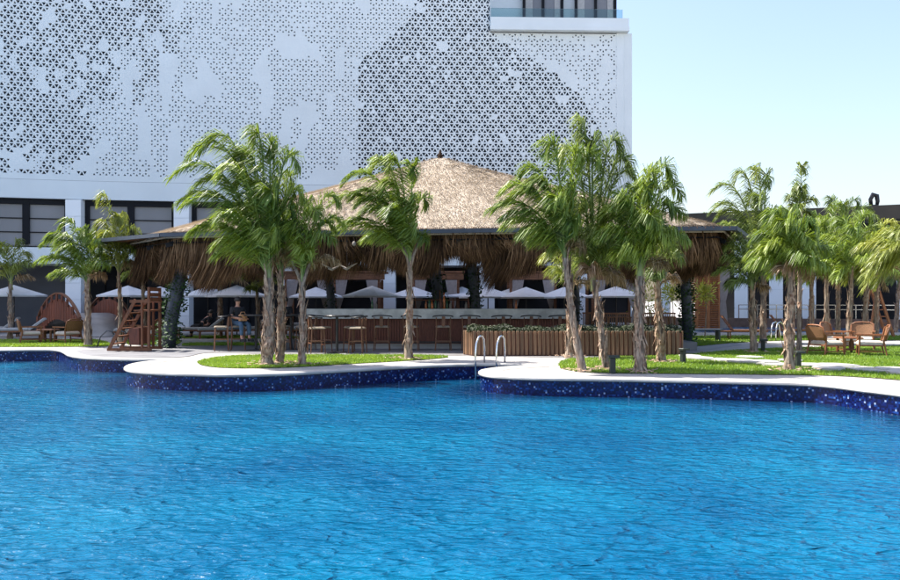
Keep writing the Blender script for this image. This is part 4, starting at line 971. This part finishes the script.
for px, py, rz, lb in ((31, 343, -60, 'cane armchair with cream cushion left of the table before the footbridge'), (68, 343, 60, 'cane armchair with cream cushion right of the table before the footbridge'), (152, 342, 70, 'cane armchair behind the lifeguard chair posts'), (132, 341, -70, 'cane armchair seen through the lifeguard ladder')):
    x, y = gp(px, py); copy_thing(ac, (x, y, .012), R(rz), lb)['group'] = 'cane armchairs on the left lawn'
sidetable(48, 342.5, 'small square teak table before the arched footbridge'); sidetable(143, 341, 'small square teak table behind the lifeguard chair')

# ------------------------------------------------------------------ people
def skinned(name, pts, edges, rad, m, parent, sub=1):
    me = bpy.data.meshes.new(name); me.from_pydata(pts, edges, []); me.materials.append(M[m])
    o = bpy.data.objects.new(name, me); COL.objects.link(o); o.parent = parent
    sk = o.modifiers.new('skin', 'SKIN'); sk.use_smooth_shade = True
    if not me.skin_vertices: 
        bpy.context.view_layer.update()
    for i, r in enumerate(rad): me.skin_vertices[0].data[i].radius = (r, r) if not isinstance(r, tuple) else r
    me.skin_vertices[0].data[0].use_root = True
    s = o.modifiers.new('sub', 'SUBSURF'); s.levels = s.render_levels = sub
    return o
def person(label, loc, rz, seat, recl=0.0, holds=False, pants='jeans'):
    t = thing('person', label, 'person', loc, rz)     # faces +Y, seated
    s = seat; b = recl
    hip = (0, 0, s + .09); chest = (0, -.02 - b * .25, s + .42 - b * .1); neck = (0, -.03 - b * .42, s + .58 - b * .2); head = (0, .0 - b * .46, s + .74 - b * .22)
    kn = .42; fz = max(.06, s - .42)
    P = [hip, (0, -.01 - b * .12, s + .25), chest, neck, (0, neck[1] + .01, neck[2] + .07), head, (0, head[1], head[2] + .09)]
    E = [(0, 1), (1, 2), (2, 3), (3, 4), (4, 5), (5, 6)]; Rr = [.15, .14, .16, .07, .05, .088, .07]
    for sg in (-1, 1):
        i = len(P); P += [(sg * .19, neck[1], neck[2] - .06), (sg * .24, neck[1] + .08, neck[2] - .32), (sg * .12, neck[1] + .30, neck[2] - .36), (sg * .09, neck[1] + .36, neck[2] - .35)]
        E += [(2, i), (i, i + 1), (i + 1, i + 2), (i + 2, i + 3)]; Rr += [.065, .045, .033, .036]
        i = len(P); P += [(sg * .1, .06, s + .07), (sg * .13, kn, s + .06), (sg * .13, kn + .02, fz + .03), (sg * .13, kn + .16, fz)]
        E += [(0, i), (i, i + 1), (i + 1, i + 2), (i + 2, i + 3)]; Rr += [.09, .06, .045, .035]
    skinned('body', P, E, Rr, 'skin', t)
    P2 = [P[0], P[1], P[2], (0, P[3][1], P[3][2] - .03)]; E2 = [(0, 1), (1, 2), (2, 3)]; R2 = [.165, .16, .185, .09]
    for sg, base in ((-1, 7), (1, 15)):
        i = len(P2); a, c = Vector(P[base]), Vector(P[base + 1]); P2 += [tuple(a), tuple(a.lerp(c, .8))]; E2 += [(2, i), (i, i + 1)]; R2 += [.085, .068]
    skinned('shirt', P2, E2, R2, 'shirt', t)
    P3 = [P[0]]; E3 = []; R3 = [.168]
    for base in (11, 19):
        i = len(P3); P3 += [P[base], P[base + 1], tuple(Vector(P[base + 1]).lerp(Vector(P[base + 2]), .85))]; E3 += [(0, i), (i, i + 1), (i + 1, i + 2)]; R3 += [.105, .078, .062]
    skinned('trousers', P3, E3, R3, pants, t)
    for base in (14, 22):
        p = P[base]; MB().box((p[0], p[1] - .05, p[2] - .01), (.1, .27, .09), bev=.03).build('shoe', 'shirt', t)
    V = []; f = MB(); f.lathe([(.094, -.02), (.10, .04), (.08, .10), (.03, .13)], 12, (0, head[1] - .025, head[2] + .02), 1, 1.1); f.build('hair', 'hair', t, True)
    # face
    for sg in (-1, 1): MB().lathe([(.004, -.008), (.011, 0), (.004, .008)], 8, (sg * .032, head[1] + .084, head[2] + .015)).build('eye', 'hair', t, True)
    MB().tube([(0, head[1] + .08, head[2] + .01), (0, head[1] + .108, head[2] - .022)], [.008, .014], 6).build('nose', 'skin', t, True)
    MB().box((0, head[1] + .084, head[2] - .045), (.04, .012, .01)).build('mouth', 'bag', t)
    for sg in (-1, 1):     # five separate fingers each hand
        hx = P[10 if sg < 0 else 18]
        for q in range(4): MB().tube([(hx[0] + (q - 1.5) * .018, hx[1] + .02, hx[2]), (hx[0] + (q - 1.5) * .019, hx[1] + .065, hx[2] - .012), (hx[0] + (q - 1.5) * .018, hx[1] + .08 - .006 * abs(q - 1), hx[2] - .04)], [.009, .0085, .006], 6).build('finger', 'skin', t, True)
        MB().tube([(hx[0] - sg * .03, hx[1] - .01, hx[2]), (hx[0] - sg * .05, hx[1] + .03, hx[2] - .02)], [.011, .007], 6).build('thumb', 'skin', t, True)
    return t
man = person('man in dark shirt and jeans seated left of the thick palm trunk', (tx2 - .58, ty2 + .1, .006), R(-135), .76)
bagx = thing('tan_bag', 'tan leather bag held on the seated man lap', 'bag', (tx2 - .38, ty2 - .1, .90), R(-135))
MB().box((0, 0, .11), (.26, .10, .2), bev=.03).build('body', 'bag', bagx); MB().tube([(-.09, 0, .2), (-.06, 0, .28), (.06, 0, .28), (.09, 0, .2)], .01, 6).build('handle', 'bag', bagx)
person('person in black sitting behind the thick palm trunk, only partly visible', (tx3 - .3, ty3 + .5, .006), R(170), .76, 0, False, 'shirt')
person('person in dark clothes reclining on a lounger', (atx(200, 33) + .1, 33, 0), R(100), .42, .7, False, 'shirt')

# ------------------------------------------------------------------ palms
def frond_mesh(B, T_, npair, leafL, wd, wind, plume, seed, m, dry=False):
    r = np.random.default_rng(seed); B = np.array(B); T_ = np.array(T_); d = T_ - B; L = np.linalg.norm(d); hor = d.copy(); hor[2] = 0
    C = B + hor * .44 + np.array([0, 0, max(.55 * L, d[2] * 1.3 + .22 * L)])
    tt = np.linspace(0, 1, 15); P = ((1 - tt) ** 2)[:, None] * B + (2 * tt * (1 - tt))[:, None] * C + (tt ** 2)[:, None] * T_
    # rachis
    mb = MB(); mb.tube([tuple(p) for p in P], [max(.006, .026 * (1 - t) ** .8 * (L / 2.4)) for t in tt], 5, False)
    n = npair * 2; t = np.linspace(.17, 1.0, n) + r.normal(0, .004, n); t = np.clip(t, 0, 1); side = np.where(np.arange(n) % 2 == 0, 1.0, -1.0)
    pos = ((1 - t) ** 2)[:, None] * B + (2 * t * (1 - t))[:, None] * C + (t ** 2)[:, None] * T_
    tan = (2 * (1 - t))[:, None] * (C - B) + (2 * t)[:, None] * (T_ - C); tan /= np.linalg.norm(tan, axis=1)[:, None]
    sd = np.cross(tan, [0, 0, 1.0]); ln = np.linalg.norm(sd, axis=1)[:, None]; sd = np.where(ln > .05, sd / np.maximum(ln, 1e-6), np.array([1.0, 0, 0])); upv = np.cross(sd, tan)
    a = r.choice([-.45, 0, .45], n) + r.normal(0, .12, n)
    lat = sd * (side * np.cos(a))[:, None] + upv * np.sin(a)[:, None]
    prof = np.clip(np.sin(np.pi * np.clip(.15 + .8 * t, 0, 1)), .05, 1) ** .55
    Lf = leafL * 1.05 * prof * r.uniform(.75, 1.15, n)
    dr = lat * .72 + tan * (.45 + .7 * t)[:, None] + np.array(wind) * .55 + np.array([0, 0, -.12]) + r.normal(0, .06, (n, 3)); dr /= np.linalg.norm(dr, axis=1)[:, None]
    mid = pos + dr * (Lf * .5)[:, None]
    d2 = dr * .6 + np.array([wind[0], wind[1], 0]) * .7 + np.array([0, 0, -1.0]) * r.uniform(.7, 1.1, n)[:, None]; d2 /= np.linalg.norm(d2, axis=1)[:, None]
    tip = mid + d2 * (Lf * .55)[:, None]
    wv = np.cross(dr, upv + r.normal(0, .6, (n, 3))); wv /= np.linalg.norm(wv, axis=1)[:, None] + 1e-9; wv *= wd * r.uniform(.7, 1.2, n)[:, None]
    V = np.empty((n, 5, 3)); V[:, 0] = pos - wv * .45; V[:, 1] = pos + wv * .45; V[:, 2] = mid - wv; V[:, 3] = mid + wv; V[:, 4] = tip
    n0 = len(mb.v); idx = (np.arange(n) * 5 + n0)[:, None]
    mb.v += V.reshape(-1, 3).tolist(); mb.f += np.hstack([idx, idx + 1, idx + 3, idx + 2]).tolist() + np.hstack([idx + 2, idx + 3, idx + 4]).tolist()
    me = bpy.data.meshes.new('frond'); me.from_pydata(mb.v, [], mb.f); me.update()
    tn = np.repeat(np.clip(r.beta(.8, 1.5, n), 0, 1), 5).reshape(n, 5); tn[:, 4] = np.clip(tn[:, 4] + .2, 0, 1)
    at = me.attributes.new('tone', 'FLOAT', 'POINT'); at.data.foreach_set('value', np.r_[np.full(n0, .8), tn.ravel()])
    me.materials.append(M[m]); return me
def palm(base, crown, bbox, nf, rt, label, m='leaf', wind=(-.6, 0, 0), npair=90, leafL=.5, tips=(), dens=1.0, stubs=12, fork=False, dry=1, depth=.75, midpt=None, ybase=None):
    bx, by = gp(*base) if ybase is None else (atx(base[0], ybase), ybase)
    t = thing('palm_tree', label, 'palm', (bx, by, 0), 0, 'palms round the pool pavilion')
    cx, cz = atx(crown[0], by), atz(crown[1], by); sd = abs(hash((base, crown))) % 99991
    sd = int(base[0] * 131 + base[1] * 17 + crown[0] * 7) % 99991
    r = random.Random(sd)
    # trunk
    mx = atx(midpt, by) - bx if midpt else (cx - bx) * .5 + r.uniform(-.04, .04)
    n = 26; k = 12; V = []
    def tp(u):
        u2 = 1 - u; return Vector((2 * u * u2 * mx + u * u * (cx - bx) + (0 if not midpt else 0), .03 * math.sin(u * 5), u * cz))
    for i in range(n):
        u = i / (n - 1); c = tp(u); rr = rt * .76 * (1.18 - .55 * u ** 1.3 + .35 * math.exp(-u * 22))
        for j in range(k):
            a = 2 * math.pi * j / k; q = noise.noise(Vector((math.cos(a) * 1.6 + sd, math.sin(a) * 1.6, u * 9))) * .34 + noise.noise(Vector((math.cos(a) * 3 + sd, math.sin(a) * 3, u * 26))) * .2
            V.append((c.x + math.cos(a) * rr * (1 + q), c.y + math.sin(a) * rr * (1 + q), c.z))
    Fc = [(i * k + j, i * k + (j + 1) % k, (i + 1) * k + (j + 1) % k, (i + 1) * k + j) for i in range(n - 1) for j in range(k)]
    link_mesh('trunk', V, Fc, M['bark'], t, True)
    if stubs:
        f = MB()
        for _ in range(stubs * 5):
            u = r.uniform(.05, .97); c = tp(u); a = r.uniform(0, 6.28); rr = rt * (1.12 - .5 * u); o_ = Vector((math.cos(a), math.sin(a), 0)); L_ = r.uniform(.18, .5); w_ = r.uniform(.018, .05); sw = Vector((-o_.y, o_.x, 0)) * w_
            p0 = c + o_ * rr * .85; p1 = p0 + Vector((0, 0, L_ * .6)) + o_ * .02; p2 = p0 + Vector((0, 0, L_)) + o_ * r.uniform(.03, .10)
            if r.random() < .35: p2 = p0 + Vector((0, 0, -L_ * .6)) + o_ * r.uniform(.04, .12); p1 = p0 + Vector((0, 0, -L_ * .3)) + o_ * .04
            f.add([p0 - sw, p0 + sw, p1 + sw * .8, p1 - sw * .8, p2 + sw * .2, p2 - sw * .2, p0 + o_ * .02], [(0, 1, 2, 3), (3, 2, 4, 5), (0, 3, 6), (1, 6, 2)])
        f.build('old_leaf_base', 'bark_dry', t, kind='stuff')
    if by < 24:
        V = []; Fc = []
        for _ in range(46):
            a = r.uniform(0, 6.28); q = rt * 1.2 + abs(r.gauss(0, .22)); c = Vector((math.cos(a) * q, math.sin(a) * q, .05 + r.uniform(0, .03))); u = Vector((r.uniform(-1, 1), r.uniform(-1, 1), r.uniform(-.2, .2))).normalized() * r.uniform(.03, .10); v = u.orthogonal().normalized() * .012
            n0 = len(V); V += [c - u, c + v, c + u, c - v]; Fc.append((n0, n0 + 1, n0 + 2, n0 + 3))
        link_mesh('leaf_litter', V, Fc, M['bark_dry'], t)['kind'] = 'stuff'
    Bp = (cx - bx, 0, cz); sc_ = by / F
    X0, X1 = atx(bbox[0], by) - bx, atx(bbox[2], by) - bx; Z1, Z0 = atz(bbox[1], by), atz(bbox[3], by); cX, cZ = (X0 + X1) / 2, (Z0 + Z1) / 2; rX, rZ = (X1 - X0) / 2, (Z1 - Z0) / 2
    if fork:
        for sg in (-1, 1): MB().tube([tuple(tp(.93)), (Bp[0] + sg * .08, 0, cz + .15), (Bp[0] + sg * .22, -.05, cz + .5)], [.05, .04, .03], 7).build('petiole', 'bark', t, True)
    T_ = [(atx(a, by) - bx, r.uniform(-.3, .3), atz(b, by)) for a, b in tips]; nf = max(6, int(nf * .68))
    for i in range(nf):
        a = 2 * math.pi * (i * .618 + r.random() * .1); el = math.asin(-.62 + 1.6 * ((i + .5) / nf)) if nf else 0
        q = r.uniform(.68, .97)
        T_.append((cX + rX * q * math.cos(el) * math.cos(a), rX * depth * q * math.cos(el) * math.sin(a), cZ + rZ * q * (math.sin(el) * .92 - .08)))
    for i, tip in enumerate(T_):
        mm = 'leaf_dry' if (i >= len(tips) and i - len(tips) < dry) else m
        me = frond_mesh(Bp, tip, int(npair * .8), leafL * (1 if mm != 'leaf_dry' else .8), (.0085 + by * .00026) * dens, wind, .55, sd + i * 7, mm)
        o = bpy.data.objects.new('frond', me); COL.objects.link(o); o.parent = t
    # new spear leaf and crown shaft
    MB().tube([(Bp[0], 0, cz - .25), (Bp[0], 0, cz), (Bp[0], 0, cz + .35)], [rt * .62, rt * .6, rt * .3], 8).build('crown_shaft', 'petiole', t, True)
    return t
W = (-.55, 0, 0)
palm((267, 366), (269, 278), (170, 156, 312, 288), 24, .155, 'thick-trunked palm with the largest crown left of the thatched roof', wind=W, npair=120, leafL=.62, tips=((255, 150), (272, 158), (240, 168), (172, 180), (185, 158), (200, 152), (180, 205), (300, 170), (305, 200), (190, 235), (215, 255), (232, 165)), stubs=18)
palm((279.5, 364.5), (281, 276), (225, 165, 322, 290), 14, .10, 'slim brown-trunked palm tight against the right of the thickest palm', wind=W, npair=100, leafL=.55, stubs=20)
palm((302, 366), (302, 282), (284, 198, 348, 285), 13, .085, 'palm with forked stem right of the thick-trunked pair', wind=(-.3, 0, 0), npair=90, leafL=.5, fork=True, tips=((344, 225), (340, 205), (292, 205)), stubs=12)
palm((408, 360), (410, 262), (328, 178, 428, 270), 18, .10, 'lone palm with windswept crown before the middle of the thatched roof', wind=(-.8, 0, 0), npair=110, leafL=.58, tips=((330, 205), (345, 185), (372, 172), (390, 172), (415, 178), (428, 205), (335, 232), (425, 240), (352, 200)), fork=True, stubs=9)
palm((583, 372), (565, 258), (490, 170, 596, 272), 16, .10, 'palm with trunk leaning left and arching crown, left of the right group', wind=(-.5, 0, 0), npair=110, leafL=.58, m='leaf', tips=((488, 212), (500, 195), (520, 178), (545, 158), (600, 165), (505, 225), (535, 240), (580, 165)), stubs=9, midpt=571)
palm((606, 370), (593, 280), (545, 198, 640, 305), 15, .088, 'palm with thin trunk leaning left and tall dark arching crown', wind=(-.25, 0, 0), npair=120, leafL=.62, m='leaf_cool', tips=((590, 158), (622, 156), (634, 172), (636, 185), (580, 140), (560, 165), (640, 215)), dry=2, stubs=10, midpt=601)
palm((640, 373), (640, 276), (592, 172, 686, 292), 18, .13, 'straight thick-trunked palm on the grass before the planter', wind=(-.35, 0, 0), npair=110, leafL=.58, tips=((676, 178), (686, 195), (686, 215), (655, 185), (625, 210), (600, 235), (683, 240)), dry=1, stubs=14)
palm((662, 363), (657, 292), (628, 215, 694, 305), 12, .10, 'rusty-trunked palm right of the straight thick-trunked palm', wind=(-.2, 0, 0), npair=80, leafL=.5, dry=1, stubs=22, m='leaf_cool')
palm((569, 358), (571, 290), (528, 225, 610, 305), 12, .10, 'short grey-trunked palm behind the leaning pair', wind=(-.3, 0, 0), npair=80, leafL=.5, dry=1, m='leaf_yellow', stubs=12)
palm((754, 353), (752, 290), (708, 222, 782, 312), 20, .11, 'short thin-crowned palm by the path on the right lawn', wind=(-.4, 0, 0), npair=70, leafL=.5, m='leaf_cool', stubs=10, tips=((718, 232), (716, 262)))
palm((763, 343), (763, 276), (702, 186, 810, 300), 24, .13, 'tall feathery palm behind the short one, rising above the wing roof', wind=(-.6, 0, 0), npair=90, leafL=.68, m='leaf_cool', tips=((708, 196), (712, 212), (735, 184), (770, 186), (755, 182)), stubs=8)
palm((789.5, 371), (790, 272), (738, 200, 840, 302), 28, .115, 'bright green palm at the front of the right lawn', wind=(-.4, 0, 0), npair=110, leafL=.52, dry=2, stubs=14)
palm((799, 352), (800, 214), (786, 178, 816, 226), 12, .08, 'tallest slim palm with a small round tuft above the right grove', wind=(-.1, 0, 0), npair=60, leafL=.42, m='leaf_cool', dry=0, stubs=4, tips=((800, 172),))
G = [((812, 344), (811, 272), (780, 215, 845, 300), 'palm just right of the front right palm in the grove', 'leaf'),
     ((828, 339), (826, 262), (792, 196, 862, 292), 'palm above the left cane armchair in the grove', 'leaf'),
     ((838, 338), (838, 270), (815, 186, 882, 290), 'palm with upright fronds showing against the sky, right of the small tuft', 'leaf_cool'),
     ((849, 346), (851, 266), (812, 205, 896, 300), 'palm above the small teak table in the grove', 'leaf'),
     ((865, 345), (866, 268), (832, 215, 925, 300), 'palm above the right cane armchair in the grove', 'leaf_yellow'),
     ((876, 339), (877, 275), (850, 220, 935, 300), 'palm beside the timber ladder at the right of the grove', 'leaf'),
     ((896, 334), (899, 275), (862, 225, 950, 295), 'hindmost palm of the grove near the right photo edge', 'leaf_cool')]
for b, c, bb_, lb, mm in G: palm(b, (c[0], c[1] + 8), (bb_[0] - 12, bb_[1] - 2, bb_[2] + 12, bb_[3] + 12), 26, .11, lb, m=mm, wind=(-.5, 0, 0), npair=80, leafL=.58, stubs=8, dry=1)
palm((925, 368), (922, 262), (852, 210, 980, 315), 28, .12, 'yellow-green palm whose fronds hang in from the right photo edge', m='leaf_yellow', wind=(-.5, 0, 0), npair=100, leafL=.55, tips=((868, 290), (880, 270), (868, 262)))
palm((10, 338.5), (11, 284), (-24, 234, 40, 292), 14, .11, 'yellowish palm at the left photo edge', m='leaf_yellow', wind=(.2, 0, 0), npair=70, leafL=.55, stubs=6)
palm((88, 346), (88, 284), (38, 220, 118, 296), 18, .12, 'palm in front of the arched footbridge', wind=(-.5, 0, 0), npair=90, leafL=.58, tips=((40, 262), (42, 245), (60, 228), (48, 240)), stubs=10)
palm((120, 344), (119, 276), (84, 206, 150, 285), 18, .085, 'slim palm left of the lifeguard chair', wind=(-.3, 0, 0), npair=90, leafL=.55, m='leaf_yellow', stubs=6, tips=((100, 205),))
palm((144, 341), (143, 278), (116, 240, 166, 296), 13, .085, 'palm behind the lifeguard chair', wind=(-.2, 0, 0), npair=80, leafL=.5, stubs=5)
palm((219.5, 336), (220, 285), (188, 248, 258, 300), 13, .13, 'background palm right of the vine covered column', wind=(-.3, 0, 0), npair=70, leafL=.55, stubs=10, m='leaf_yellow')
palm((258, 338), (257, 292), (236, 258, 284, 306), 11, .1, 'background palm behind the seated man', wind=(-.1, 0, 0), npair=60, leafL=.5, stubs=6, m='leaf_yellow')
palm((715, 318), (714, 232), (695, 208, 735, 240), 10, .12, 'distant palm top peeping over the right end of the thatched roof', ybase=56.0, wind=(-.3, 0, 0), npair=50, leafL=.8, stubs=0, m='leaf_cool', dry=0)
